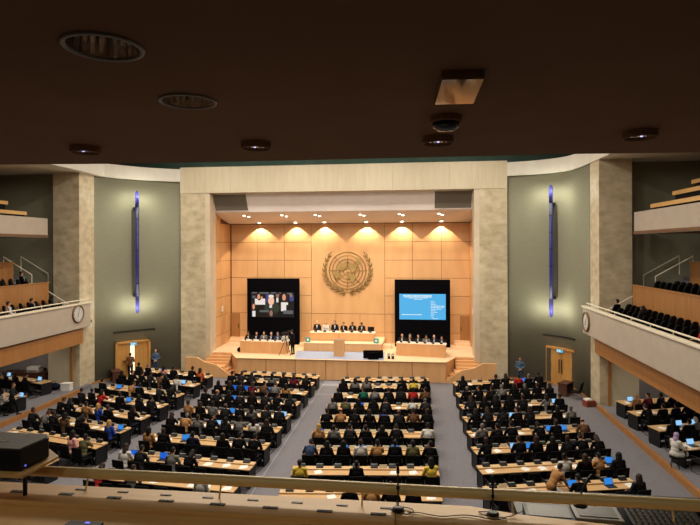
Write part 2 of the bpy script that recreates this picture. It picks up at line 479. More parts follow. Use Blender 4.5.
# soffit: slanted front band with the grilles, then sloped ceiling with a drop at the back
prof = [(38.15, 12.95), (38.85, 11.62), (39.1, 11.55), (42.6, 10.9), (42.6, 11.4), (39.2, 12.9)]
m4 = Matrix(((0, 0, 1, 0), (1, 0, 0, 0), (0, 1, 0, 0), (0, 0, 0, 1)))
struct('ceiling_stage', MB().prism(prof, m4, -15.0, 4.45), M['soffit'])
dv = V((0, .7, -1.33)).normalized(); nv = V((0, -1.33, -.7)).normalized()
for i, (a, b, w) in enumerate(((-14.72, -12.15, 'left'), (1.46, 4.02, 'right'))):
    mm = Matrix((V((1, 0, 0)).to_4d(), dv.to_4d(), nv.to_4d(), V((0, 0, 0, 1)))).transposed()
    mm.col[3] = V((0, 38.15, 12.95, 1))
    mm[3][0] = mm[3][1] = mm[3][2] = 0
    t = thing('speaker_grille', 'grey rectangular speaker grille at the %s end of the band above the stage' % w, 'speaker', ((a + b) / 2, 38.4, 12.3), 0, 'speaker grilles above the stage')
    off = Matrix.Translation(-t.location) @ mm
    MB().box(a, b, .06, 1.36, .012, .05, off).build('grille_cloth', M['grille'], t)
    f = MB()
    for bx in ((a - .03, b + .03, .03, .06), (a - .03, b + .03, 1.36, 1.39), (a - .03, a, .06, 1.36), (b, b + .03, .06, 1.36)):
        f.box(*bx, .01, .06, off)
    f.build('frame', M['soffit'], t)

# stage platform
def wing(d): return [(AX - 6.87 + d, 36.0 + d), (AX + 7.33 - d, 36.0 + d), (AX + 8.0 - d, 37.55), (AX + 8.0 - d, 42.7), (AX - 7.75 + d, 42.7), (AX - 7.75 + d, 37.55)]
mb = MB().prism(wing(.06), Matrix.Identity(4), 0, STAGE - .03).box(-15.0, 4.5, 37.95, 42.7, 0, STAGE - .03)
struct('floor_stage_base', mb, M['panel_gap'])
struct('floor_stage', MB().prism(wing(-.04), Matrix.Identity(4), STAGE - .03, STAGE).box(-14.95, -12.9, 37.9, 42.7, STAGE - .03, STAGE - .001).box(2.6, 4.4, 37.9, 42.7, STAGE - .03, STAGE - .001), M['stage_wood'])
js = [-12.15, -10.1, -8.05, -5.95, -4.5, -2.36, -.15, 2.05]
mb = MB()
for i in range(7):
    mb.box(js[i] + .02, js[i + 1] - .02, 36.02, 36.09, .03, STAGE - .06)
struct('wall_stage_front', mb, M['panel_front'])
struct('trim_stage_wing', MB().prism([(-12.15, 36.03), (-12.08, 36.03), (-12.96, 37.6), (-13.03, 37.6)], Matrix.Identity(4), 0, STAGE - .03).box(-13.03, -12.96, 37.55, 37.95, 0, STAGE - .03).prism([(2.05, 36.03), (1.98, 36.03), (2.65, 37.6), (2.72, 37.6)], Matrix.Identity(4), 0, STAGE - .03).box(2.65, 2.72, 37.55, 37.95, 0, STAGE - .03), M['panel_front'])
struct('floor_stage_carpet', MB().prism([(-8.55, 38.85), (-8.1, 36.15), (-2.0, 36.15), (-2.1, 38.85)], Matrix.Identity(4), STAGE, STAGE + .012), M['runner'])
for sg, nm in ((-1, 'left'), (1, 'right')):
    def bx(mb, o0, o1, y0, y1, z0, z1):
        a, b = sorted((AX + sg * o0, AX + sg * o1)); mb.box(a, b, y0, y1, z0, z1)
    mb = MB()
    for k in range(4):
        bx(mb, 7.0 + .3 * k, 9.6, 36.22, 37.2, .175 * k, .175 * (k + 1))
    for k in range(4):
        bx(mb, 7.8 if sg < 0 else 8.05, 9.62, 37.0 + .25 * k, 38.0, .7 + .17 * k - (.7 if k == 0 else .1), .7 + .17 * (k + 1) - .01)
    struct('floor_stage_steps_' + nm, mb, M['panel_front'])
    P = [(7.05, 0), (10.6, 0), (10.6, 1.36), (9.75, 1.36), (9.45, 1.2), (9.15, 1.03), (8.8, .96), (8.4, .88), (8.1, .7), (7.4, .2), (7.05, .1)]
    poly = [(AX + sg * x, z) for x, z in P]
    struct('wall_stair_' + nm, MB().prism(poly, T(0, 36.2, 0, rx=PI / 2), 0, .16), M['panel_front'], bevel=.012)
    # steps and recess doors at the rear corners of the stage
    mb = MB()
    bx(mb, 8.35, 9.55, 41.9, 42.6, STAGE, STAGE + .17)
    bx(mb, 8.35, 9.55, 42.2, 42.6, STAGE + .17, STAGE + .34)
    struct('floor_rear_steps_' + nm, mb, M['stage_wood'])
    mb = MB()
    bx(mb, 8.8, 9.5, 42.5, 42.59, STAGE + .34, 3.65)
    d = struct('door_stage_' + nm, mb, M['wood_tan'])
    mb = MB(); bx(mb, 8.86, 8.90, 42.44, 42.5, 2.5, 2.8)
    mb.build('door_handle', M['dark_metal'], d)

# ---------------------------------------------------------------- gallery the photograph is taken from
gc = struct('ceiling_gallery', MB().prism([(-16, -4), (15, -4), (15, 5.95), (2.9, 5.88), (1.6, 5.79), (-1.8, 5.79), (-3.3, 5.75), (-4.7, 5.63), (-16, 5.55)], Matrix.Identity(4), 9.95, 10.7), M['brown_ceiling'])
cut = MB().cyl((-1.45, 2.39, 9.8), (-1.45, 2.39, 10.25), .17, n=40).cyl((-1.45, 3.35, 9.8), (-1.45, 3.35, 10.25), .17, n=40).build('cutter', M['brown_ceiling'])
bo = gc.modifiers.new('b', 'BOOLEAN'); bo.operation = 'DIFFERENCE'; bo.object = cut; bo.solver = 'EXACT'
dg_ = bpy.context.evaluated_depsgraph_get(); dg_.update()
me_ = bpy.data.meshes.new_from_object(gc.evaluated_get(dg_)); gc.modifiers.clear(); gc.data = me_
bpy.data.objects.remove(cut)
struct('floor_gallery', MB().box(-16, 15, -4, 2.5, 6.7, 6.9), M['carpet'])
struct('wall_gallery_front', MB().box(-16, 15, 2.36, 2.5, 6.2, 7.76), M['balcony_white'])

# ---------------------------------------------------------------- downlights in the stage ceiling, lamp bodies with real lights
def spot(loc, target, power, angle, blend=.5, color=(1, .82, .6), rad=.05):
    l = bpy.data.lights.new('spot_light', 'SPOT')
    l.energy = power; l.spot_size = R(angle); l.spot_blend = blend; l.color = color; l.shadow_soft_size = rad
    o = bpy.data.objects.new('spot_light', l); COL.objects.link(o)
    o.location = loc
    o.rotation_euler = (V(target) - V(loc)).to_track_quat('-Z', 'Y').to_euler()
    return o
def area(loc, power, size, color=(1, .86, .68), spread=160, rot=(0, 0, 0), sy=None):
    l = bpy.data.lights.new('ceiling_area', 'AREA')
    l.energy = power; l.size = size; l.color = color; l.spread = R(spread)
    if sy:
        l.shape = 'RECTANGLE'; l.size_y = sy
    else:
        l.shape = 'DISK'
    o = bpy.data.objects.new('ceiling_area', l); COL.objects.link(o)
    o.location = loc; o.rotation_euler = rot
    return o

POS = ['leftmost', 'second from left', 'third from left', 'third from right', 'second from right', 'rightmost']
def soffit_z(y): return 11.55 - (y - 39.1) * .65 / 3.5
tilt = -math.atan(.65 / 3.5)
for i, x in enumerate((-12.65, -9.72, -7.18, -3.83, -.94, 1.93)):
    t = thing('twin_downlight', 'twin white downlight in the front row of the stage ceiling, %s' % POS[i], 'ceiling light', (x, 39.7, soffit_z(39.7)), 0, 'front row of stage downlights')
    for dx, dy in ((-.13, .0), (.13, .35)):
        h = MB().lathe([(.13, -.035), (.15, -.03), (.15, .02), (.05, .02)], T(dx, dy, -dy * .186 - .01, rx=tilt), 14).build('housing', M['soffit'], t, smooth=False)
        MB().lathe([(.02, -.042), (.1, -.042), (.1, -.036), (.02, -.036)], T(dx, dy, -dy * .186 - .01, rx=tilt), 14).build('bulb', M['lamp_white'], h)
    spot((x, 39.7, soffit_z(39.7) - .12), (x, 39.3, 1.4), 430, 100, .8, (1, .89, .74), .08)
for i, x in enumerate((-12.3, -9.35, -7.02, -3.7, -.92, 2.1)):
    t = thing('wall_washer', 'white downlight close to the stage back wall, %s' % POS[i], 'ceiling light', (x, 42.1, soffit_z(42.1)), 0, 'rear row of stage downlights')
    h = MB().lathe([(.14, -.035), (.17, -.03), (.17, .02), (.05, .02)], T(0, 0, -.01, rx=tilt), 14).build('housing', M['soffit'], t)
    MB().lathe([(.02, -.042), (.12, -.042), (.12, -.036), (.02, -.036)], T(0, 0, -.01, rx=tilt), 14).build('bulb', M['lamp_white'], h)
    spot((x, 42.16, soffit_z(42.16) - .07), (x, 42.3, 4), 560, 100, .1, (1, .86, .64), .03)

# hall lighting: rows of ceiling lamps
for x in (-14, -8, -2.5, 3.5):
    for y in (15, 21, 27, 33):
        area((x, y, 16.5), 370, .9, (1, .94, .85), 180)
for sg in (-1, 1):
    for y in (10, 20, 29):
        area((AX + sg * 20.5, y, 9.6), 30, .4, (1, .92, .78), 170)  # unseen, added to brighten the dark space under the upper balcony
        area((AX + sg * 20.5, y, 13.7), 26, .4, (1, .92, .78), 170)  # unseen, added to brighten the end wall above the upper balcony
        area((AX + sg * 19, y, 3.9), 60, .5, (1, .92, .8), 170)

# unseen spots added to brighten the lower side walls
for sg in (-1, 1):
    spot((AX - sg * 5, 25, 16.3), (AX + sg * 14.3, 35.8, 4.5), 1700, 42, 1.0, (1, .95, .82), .3)
# stage spotlights on the hall ceiling
for x, tx_ in ((-13, -10.5), (-5.3, -5.2), (2.4, .2)):
    spot((x, 24, 16.2), (tx_, 42, 5.2), 3900, 34, .7, (1, .90, .74), .2)
# unseen spots added on the hall ceiling to brighten the gallery counter and rail
for x, tx_ in ((-9, -1.7), (-4, -.6), (1, .5), (5, 1.5)):
    spot((x, 22, 16.3), (tx_, 2.4, 7.85), 2500, 12, .6, (1, .86, .64), .25)

for x in (-3.2, -1.6, 0, 1.6):  # unseen lamps added overhead to light the near counter and rail
    spot((x, .55, 9.93), (x + .1, 2.0, 7.8), 26, 120, .8, (1, .86, .62), .08)

# ---------------------------------------------------------------- wall lamps (tall blue tubes)
for sg, nm, t_ in ((-1, 'left', .36), (1, 'right', .365)):
    p, nrm = wall_pt(sg, t_)
    rz = math.atan2(nrm.y, nrm.x) + PI / 2
    # local -y faces the hall
    t = thing('wall_lamp', 'tall slim blue tube lamp on the green %s wall, lit at both ends' % nm, 'wall lamp', (p.x, p.y, 8.7), rz, 'tall blue wall lamps')
    yo = -.42
    MB().lathe([(.001, -4.3), (.09, -4.22), (.13, -4.05), (.13, -3.1), (.001, -3.1)], T(0, yo, 0), 14).build('lower_cap', M['blue_dark'], t, smooth=True)
    MB().lathe([(.001, 3.1), (.13, 3.1), (.13, 4.05), (.09, 4.22), (.001, 4.3)], T(0, yo, 0), 14).build('upper_cap', M['blue_dark'], t, smooth=True)
    MB().lathe([(.001, -3.12), (.115, -3.1), (.115, 3.1), (.001, 3.12)], T(0, yo, 0), 14).build('glass_tube', M['blue_tube'], t, smooth=True)
    mb = MB()
    for z in (-2.2, -1.0, .1, 1.2, 2.3):
        mb.lathe([(.09, z - .03), (.125, z - .03), (.125, z + .03), (.09, z + .03)], T(0, yo, 0), 14)
    mb.build('tube_ring', M['dark_metal'], t)
    for z in (-3.0, 3.0):
        MB().box(-.16, .16, yo + .05, .02, z - .12, z + .12).build('bracket', M['dark_metal'], t)
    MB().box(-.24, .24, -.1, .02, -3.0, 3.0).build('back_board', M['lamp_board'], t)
    for z in (3.75, -3.75):
        b = MB().lathe([(.001, z - .16), (.02, z - .12), (.02, z + .12), (.001, z + .16)], T(0, yo + .17, 0), 10).build('bulb', M['lamp_white'], t, smooth=True)
        side = V((-nrm.y, nrm.x, 0))
        for sd_ in (-.5, .5):
            q = p + nrm * .8 + side * sd_
            l = bpy.data.lights.new('lamp_point', 'POINT'); l.energy = 66; l.color = (1, .98, .80); l.shadow_soft_size = .12; l.specular_factor = 0
            lo = bpy.data.objects.new('lamp_point', l); COL.objects.link(lo)
            lo.location = (q.x, q.y, 8.7 + z * 1.03)

# ---------------------------------------------------------------- doors in the curved walls
def door_frame_at(sg, t_):
    p, nrm = wall_pt(sg, t_)
    return p, math.atan2(nrm.y, nrm.x) + PI / 2
for sg, nm, t_ in ((-1, 'left', .385), (1, 'right', .44)):
    p, rz = door_frame_at(sg, t_)
    d = tag(MB().box(-1.2, -1.05, -.22, .1, 0, 2.5).box(1.05, 1.2, -.22, .1, 0, 2.5).box(-1.2, 1.2, -.22, .1, 2.36, 2.5).build('door_1' if sg < 0 else 'door_2', M['door_wood'], None, 0, False, p, rz), kind='structure')
    def leaf(x0, x1, name='door_leaf'):
        mb = MB()
        nx = 3
        for i in range(nx):
            for j in range(5):
                a = x0 + (x1 - x0) * i / nx; b = x0 + (x1 - x0) * (i + 1) / nx
                mb.box(a + .003, b - .003, -.12 - .004 * ((i + j) % 2), -.06, .02 + .466 * j, .02 + .466 * (j + 1) - .006)
        return mb.build(name, M['door_wood'], d)
    if sg < 0:
        leaf(0.12, 1.05)
        o = leaf(-1.05, -.18)
        MB().box(-.18, .12, -.1, -.07, .02, 2.36).build('bright_gap', M['corridor'], d)
    else:
        for a, b, s in ((-1.05, -.01, -1), (.01, 1.05, 1)):
            o = leaf(a, b)
            h = MB().cyl((s * .1, -.19, .85), (s * .1, -.19, 1.75), .025).cyl((s * .1, -.19, .95), (s * .1, -.1, .95), .018).cyl((s * .1, -.19, 1.65), (s * .1, -.1, 1.65), .018)
            h.build('door_handle', M['dark_metal'], o)
    s_ = tag(MB().box(-.22, .22, -.27, -.22, 2.2, 2.4).build('exit_sign', [M['exit']], None, 0, False, p, rz), 'small lit exit sign above the %s wooden double door' % nm, 'sign')
    mb = MB()
    mb.box(-.16, -.09, -.276, -.27, 2.24, 2.36).box(-.03, .03, -.276, -.27, 2.24, 2.36).box(.03, .12, -.276, -.27, 2.28, 2.32)
    mb.build('pictogram', M['screen_text'], s_)
    wp = [wall_pt(sg, t_ + .17 * (k / 8 - 1) * 1.0 + .0 if k < 8 else t_ + .17 * (k / 8 - 1)) for k in range(17)]
    struct('trim_door_' + nm, ribbon([((q_ + n_ * .02).x, (q_ + n_ * .02).y) for q_, n_ in wp], 3.17, 3.24, -.1 * sg), M['dark_metal'])

# ================================================================= EMBLEM
e = thing('wall_emblem', 'large bronze emblem of a round map grid between two olive branches on the stage wall', 'emblem', (-5.24, YB - .06, 7.14), 0)
RX = T(rx=PI / 2)                                    # local XY -> XZ, +z towards the hall
rings = MB()
for r, w in ((1.46, .035), (1.2, .025), (.93, .025), (.66, .025), (.36, .022)):
    rings.tube([(r * math.cos(2 * PI * k / 48), -.05, r * math.sin(2 * PI * k / 48)) for k in range(48)], w, 6, True)
for k in range(8):
    a = PI * k / 4
    rings.cyl((.36 * math.cos(a), -.05, .36 * math.sin(a)), (1.52 * math.cos(a), -.05, 1.52 * math.sin(a)), .02, n=6)
rings.build('map_grid', M['gold_dark'], e, smooth=True)
lands = [
    [(-.62, .52), (-.3, .62), (-.05, .42), (-.02, .2), (-.25, .1), (-.35, -.02), (-.62, -.02), (-.78, .15), (-.72, .38)],
    [(-.98, -.1), (-.72, -.06), (-.6, -.22), (-.66, -.45), (-.82, -.68), (-.98, -.62), (-1.1, -.35)],
    [(.02, .48), (.35, .6), (.62, .52), (.72, .2), (.6, -.05), (.42, -.22), (.2, -.1), (.22, .12), (.05, .22)],
    [(-.08, -.28), (.2, -.2), (.42, -.32), (.62, -.5), (.6, -.72), (.45, -.98), (.28, -.95), (.2, -.68), (-.02, -.6)],
    [(.62, .95), (.82, .7), (1.02, .52), (1.12, .68), (1.0, .9), (.78, 1.08)],
    [(-.12, -.06), (.08, -.04), (.12, -.16), (-.08, -.2)],
    [(.62, .3), (.8, .22), (.86, .34), (.72, .42)],
]
lm = MB()
for pl in lands:
    lm.prism(pl, RX, .02, .09)
lm.build('continents', M['gold'], e, bevel=.015)
for sg in (-1, 1):
    stem = []
    for k in range(33):
        a = R(-97 + 138 * k / 32)
        stem.append((sg * 1.84 * math.cos(a), 1.72 * math.sin(a) + .02 + .12 * max(0, math.sin(a))))
    stem = [(-sg * .42, -1.98), (-sg * .2, -1.86)] + stem
    br = MB()
    br.tube([(x, -.05, z) for x, z in stem], .026, 6)
    for k in range(6, len(stem), 3):
        x, z = stem[k]
        px, pz = stem[k - 1]
        dx, dz = x - px, z - pz
        for side in (-1, 1):
            ang = math.atan2(dz, dx) + side * R(24)
            ln = .54 - .004 * k
            leaf = [(0, 0), (.25 * ln, .06), (.55 * ln, .072), (ln, 0), (.55 * ln, -.05), (.25 * ln, -.045)]
            c, s_ = math.cos(ang), math.sin(ang)
            pts = [(px + u * c - v * s_ * side, pz + u * s_ + v * c * side) for u, v in leaf]
            br.prism(pts, RX, .015 + (.03 if side > 0 else 0), .07 + (.05 if side > 0 else 0))
    x, z = stem[-1]
    br.prism([(x, z), (x - sg * .06, z + .12), (x - sg * .16, z + .3), (x + sg * .04, z + .16)], RX, .02, .08)
    br.build('olive_branch', M['gold_dark'], e, bevel=.008)

# ================================================================= SCREENS
def rect(mb, x0, x1, z0, z1, y, mi):
    mb.box(x0, x1, y, y + .008, z0, z1, None, mi)
t = thing('projection_panel', 'tall black panel with a video picture of seated delegates, left of the emblem', 'screen', (-11.0, 41.3, STAGE), 0, 'black screen panels')
MB().box(-2.08, 2.1, 0, .25, 0, 5.15).build('panel', M['black_panel'], t, bevel=.02)
vid = {'k': (8, 6, 8), 'g': (44, 52, 40), 's': (226, 150, 118), 'w': (226, 222, 222), 'h': (34, 22, 18), 'p': (244, 190, 160), 'd': (150, 110, 96), 'b': (60, 70, 130), 'gr': (92, 94, 98), 'wh': (235, 225, 215)}
vk = list(vid); vm = [glow('video_' + k, vid[k], 1.0) for k in vk]
vb = MB()
X0, X1, Z0, Z1 = -1.74, 1.7, 2.12, 4.08
rect(vb, X0, X1, Z0, Z1, -.03, vk.index('k'))
def disc(cx, cz, rx, rz, c, lay):
    poly = [(X0 + cx * (X1 - X0) + rx * math.cos(2 * PI * i / 14), Z1 - cz * (Z1 - Z0) + rz * math.sin(2 * PI * i / 14)) for i in range(14)]
    poly = [(min(max(x, X0), X1), min(max(z, Z0), Z1)) for x, z in poly]
    vb.prism(poly, T(0, -.03, 0, rx=PI / 2), 0, .006 + .002 * lay, vk.index(c))
def blk(a, b, c_, d_, c, lay):
    vb.box(X0 + a * (X1 - X0), X0 + b * (X1 - X0), -.036 - .002 * lay, -.028, Z1 - d_ * (Z1 - Z0), Z1 - c_ * (Z1 - Z0), None, vk.index(c))
for a in ((.02, .14, 0, .05), (.2, .42, 0, .06), (.46, .7, 0, .05), (.03, .1, .14, .24), (.84, .95, .02, .08)):
    blk(*a, 'gr', 0)
blk(.09, .33, .26, .5, 'wh', 1); disc(.19, .2, .17, .26, 'h', 2); disc(.18, .18, .12, .2, 's', 3); disc(.25, .22, .08, .1, 's', 3)
blk(.35, .44, .08, .4, 'b', 1); blk(.55, .68, .2, .55, 'k', 1); blk(.59, .64, .22, .4, 'w', 2); disc(.62, .12, .13, .22, 'd', 3); disc(.62, .03, .14, .1, 'h', 4)
disc(.49, .62, .62, .5, 'g', 2); disc(.47, .34, .24, .36, 'p', 3); disc(.47, .16, .22, .12, 'wh', 4); blk(.43, .49, .52, .62, 'w', 4)
disc(.78, .36, .28, .6, 'h', 2); disc(.77, .2, .14, .26, 's', 3); blk(.7, .86, .4, .75, 'wh', 3); blk(.82, .98, .5, .95, 'k', 4); blk(.75, .98, .72, .86, 'gr', 5); blk(.9, .99, .1, .35, 'b', 1); disc(.93, .12, .1, .16, 'd', 2)
disc(.46, .88, .34, .36, 'h', 5); disc(.47, .84, .13, .24, 'd', 6); disc(.05, .62, .2, .46, 'h', 4); disc(.06, .58, .1, .22, 's', 5); blk(.03, .1, .75, .98, 'w', 5)
blk(.2, .42, .72, .8, 'gr', 6)
vb.build('video_picture', vm, t)
t = thing('projection_panel', 'tall black panel with a light blue text slide, right of the emblem', 'screen', (.62, 41.3, STAGE), 0, 'black screen panels')
MB().box(-2.1, 2.08, 0, .25, 0, 5.1).build('panel', M['black_panel'], t, bevel=.02)
X0, X1, Z0, Z1 = -1.74, 1.74, 2.08, 4.02
scr = MB().box(X0, X1, -.03, 0, Z0, Z1).build('screen', M['screen_blue'], t)
def line(a, b, cz, h=.05):
    tx = MB()
    x = X0 + a * (X1 - X0); xe = X0 + b * (X1 - X0); z = Z1 - cz * (Z1 - Z0)
    while x < xe - .04:
        w = random.choice((.07, .11, .16, .2)); w = min(w, xe - x)
        tx.box(x, x + w, -.036, -.03, z - h / 2, z + h / 2); x += w + .03
    tx.build('text_line', M['screen_text'], scr)
for a, b, c, h in ((.08, .7, .07, .09), (.1, .7, .12, .06), (.2, .62, .16, .04), (.32, .5, .21, .04), (.05, .5, .81, .06), (.68, .76, .29, .04), (.68, .78, .35, .04), (.68, .8, .41, .04), (.68, .98, .47, .05), (.68, .96, .53, .05), (.68, .9, .59, .04), (.68, .78, .65, .04), (.68, .82, .71, .04), (.68, .76, .78, .04), (.68, .74, .84, .04), (.68, .76, .9, .04), (.72, .84, .96, .04)):
    line(a, b, c, h)

# ================================================================= PEOPLE
def remesh(mb, name, voxel, smooth=4, dec=.4):
    me = mb.mesh('tmp', M['black'])
    o = bpy.data.objects.new('tmp', me); COL.objects.link(o)
    m = o.modifiers.new('r', 'REMESH'); m.mode = 'VOXEL'; m.voxel_size = voxel
    if smooth:
        s = o.modifiers.new('s', 'SMOOTH'); s.factor = .5; s.iterations = smooth
    d = o.modifiers.new('d', 'DECIMATE'); d.ratio = dec
    dg = bpy.context.evaluated_depsgraph_get()
    dg.update()
    out = bpy.data.meshes.new_from_object(o.evaluated_get(dg))
    out.name = name
    out.polygons.foreach_set('use_smooth', [True] * len(out.polygons))
    out.materials.clear(); out.materials.append(M['black'])
    bpy.data.objects.remove(o); bpy.data.meshes.remove(me)
    return out

def hand(mb, w, d, n, sx):                           # wrist, finger direction, back-of-hand normal, thumb side sign
    d = V(d).normalized(); n = V(n); n = (n - d * n.dot(d)).normalized()
    a = d.cross(n) * sx                              # towards the thumb
    w = V(w)
    rot = Matrix((a, d, n)).transposed()
    mb.ell(w + d * .05, (.04, .055, .017), rot, 10, 7)
    for off, ln in ((.029, .066), (.010, .076), (-.010, .070), (-.028, .055)):
        p0 = w + d * .088 + a * off
        p1 = p0 + (d * .93 - n * .25).normalized() * ln * .5
        p2 = p1 + (d * .72 - n * .68).normalized() * ln * .5
        mb.cap(w + d * .05 + a * off * .8, p0, .010, .0095, 6); mb.cap(p0, p1, .0095, .009, 6); mb.cap(p1, p2, .009, .008, 6)
    t0 = w + d * .03 + a * .03; t1 = t0 + (d * .6 + a * .75 - n * .2).normalized() * .04; t2 = t1 + (d * .9 + a * .2 - n * .3).normalized() * .032
    mb.cap(w + d * .02 + a * .012, t0, .014, .012, 6); mb.cap(t0, t1, .012, .0105, 6); mb.cap(t1, t2, .0105, .009, 6)

def figure(pose):
    """one pose -> dict of meshes; body is one continuous skin, hair and clothes are separate"""
    g = pose.get
    st = g('stand', False)
    l = R(g('lean', 0))
    pel = V((0, 0, .93 if st else .56)) + V(g('pel', (0, 0, 0)))
    sd = V((0, math.sin(l), math.cos(l)))
    Rl = Matrix.Rotation(-l, 3, 'X')
    neck = pel + sd * .53
    hl = l * .55 + R(g('pitch', 5))
    hd = V((0, math.sin(hl), math.cos(hl)))
    Rh = Matrix.Rotation(-hl, 3, 'X') @ Matrix.Rotation(R(g('yaw', 0)), 3, 'Z')
    head = neck + hd * .165
    sh = {s: pel + sd * .475 + V((s * .175, 0, 0)) for s in (-1, 1)}
    hip = {s: pel + V((s * .095, 0, -.03)) for s in (-1, 1)}
    if st:
        kn = {-1: V((-.10, .03, .50)), 1: V((.10, .03, .50))}
        an = {-1: V((-.10, 0, .09)), 1: V((.10, 0, .09))}
    else:
        kn = {-1: V((-.13, .42, .53)), 1: V((.13, .42, .53))}
        an = {-1: V((-.12, .38, .1)), 1: V((.12, .40, .1))}
    for s, k, a in g('legs', ()):
        kn[s] = V(k); an[s] = V(a)
    ar = {}
    for s in (-1, 1):
        e_, w_ = g('arm')[0 if s < 0 else 1]
        ar[s] = (V((s * e_[0], e_[1], e_[2])), V((s * w_[0], w_[1], w_[2])))
    def torso(mb, q, low=True):
        if low: mb.ell(pel + V((0, -.01, 0)), (.165 + q, .125 + q, .125 + q))
        mb.ell(pel + sd * .16, (.145 + q, .105 + q, .16 + q), Rl)
        mb.ell(pel + sd * .34, (.168 + q, .115 + q, .16 + q), Rl)
        for s in (-1, 1):
            mb.cap(neck - sd * .045, sh[s] + sd * .0, .06 + q * .8, .058 + q)
    body = MB()
    torso(body, 0)
    body.cap(neck - sd * .06, head - hd * .07, .058, .052)
    def H(x, y, z): return head + Rh @ V((x, y, z))
    body.ell(H(0, -.012, .022), (.074, .094, .098), Rh)
    body.ell(H(0, .022, -.035), (.06, .07, .085), Rh)
    body.cap(H(0, .045, -.085), H(0, .05, -.09), .035, .03)
    body.cap(H(0, .088, .012), H(0, .108, -.024), .010, .016, 8)
    body.cap(H(-.03, .082, .026), H(.03, .082, .026), .013, .013, 6)
    body.cap(H(-.018, .085, -.058), H(.018, .085, -.058), .010, .010, 6)
    for s in (-1, 1):
        body.ell(H(s * .077, -.005, -.002), (.012, .022, .034), Rh, 8, 6)
        e_, w_ = ar[s]
        body.cap(sh[s], e_, .052, .041); body.cap(e_, w_, .041, .028)
        d = (w_ - e_).normalized()
        hv = g('hand', ((0, 1, -.15), (0, 1, -.15)))[0 if s < 0 else 1]
        hv = V(hv) if hv else d
        body.cap(w_, w_ + hv.normalized() * .03, .027, .024)
        up = V((s * .3, 0, 1)) if abs(hv.normalized().z) < .8 else V((s, .1, 0))
        hand(body, w_ + hv.normalized() * .02, hv, up, -1)
        body.cap(hip[s], kn[s], .083, .056); body.cap(kn[s], an[s], .055, .036)
        body.cap(an[s] + V((0, -.03, -.045)), an[s] + V((s * .015, .14, -.055)), .036, .03)
    out = {'person': remesh(body, 'person', .0105, 2, .4)}
    jk = MB(); torso(jk, .016)
    for s in (-1, 1):
        e_, w_ = ar[s]
        jk.cap(sh[s], e_, .068, .054); jk.cap(e_, e_.lerp(w_, .86), .054, .041)
    jk.cap(neck - sd * .05, neck - sd * .015, .07, .066)
    if g('coat'):
        for s in (-1, 1):
            jk.cap(hip[s], kn[s], .115, .13)
    out['jacket'] = remesh(jk, 'jacket', .014, 3, .4)
    tr = MB()
    tr.ell(pel + V((0, -.01, -.01)), (.172, .134, .125))
    for s in (-1, 1):
        tr.cap(hip[s], kn[s], .097, .07); tr.cap(kn[s], an[s] + V((0, 0, .02)), .068, .052)
    out['trousers'] = remesh(tr, 'trousers', .016, 3, .4)
    so = MB()
    for s in (-1, 1):
        so.cap(an[s] + V((0, -.035, -.048)), an[s] + V((s * .015, .15, -.056)), .042, .034)
        so.box(an[s].x - .04, an[s].x + .045, an[s].y - .07, an[s].y + .18, an[s].z - .09, an[s].z - .07)
    out['shoes'] = remesh(so, 'shoes', .012, 2, .5)
    h = MB()
    h.ell(H(0, -.026, .045), (.083, .094, .088), Rh); h.ell(H(0, -.05, -.01), (.074, .062, .08), Rh)
    for s in (-1, 1): h.ell(H(s * .068, -.005, .045), (.018, .04, .045), Rh, 8, 6)
    out['hair'] = remesh(h, 'hair', .012, 2, .5)
    h = MB()
    h.ell(H(0, -.028, .045), (.088, .098, .092), Rh); h.ell(H(0, -.06, -.06), (.095, .06, .13), Rh); h.ell(H(0, -.07, -.16), (.085, .045, .1), Rh)
    for s in (-1, 1): h.cap(H(s * .075, .02, .05), H(s * .085, -.005, -.12), .024, .03)
    out['long_hair'] = remesh(h, 'hair', .012, 2, .5)
    h = MB()
    h.ell(H(0, -.05, .01), (.086, .065, .055), Rh)
    for s in (-1, 1): h.ell(H(s * .072, -.02, .01), (.018, .045, .035), Rh, 8, 6)
    out['thin_hair'] = remesh(h, 'hair', .012, 2, .5)
    h = MB()
    h.ell(H(0, -.03, .03), (.096, .108, .108), Rh); h.ell(H(0, -.03, -.1), (.105, .09, .1), Rh); h.cap(neck - sd * .02, neck + sd * .04, .10, .09)
    out['headscarf'] = remesh(h, 'headscarf', .013, 3, .5)
    ey = MB()
    for s in (-1, 1): ey.ell(H(s * .03, .084, .008), (.013, .008, .008), Rh, 8, 6)
    out['eyes'] = ey.mesh('eyes', M['eye'], 0, True)
    sv = MB()
    c0 = pel + sd * .40
    fr = Rl @ V((0, 1, 0))
    mm = Matrix((V((1, 0, 0)), Rl @ V((0, 0, 1)), -fr)).transposed().to_4x4(); mm.translation = pel + sd * .36 + fr * .075
    sv.prism([(-.055, .14), (.055, .14), (.012, -.12), (-.012, -.12)], mm, -.068, 0)
    out['shirt'] = sv.mesh('shirt', CLOTH['white'], .004)
    return out

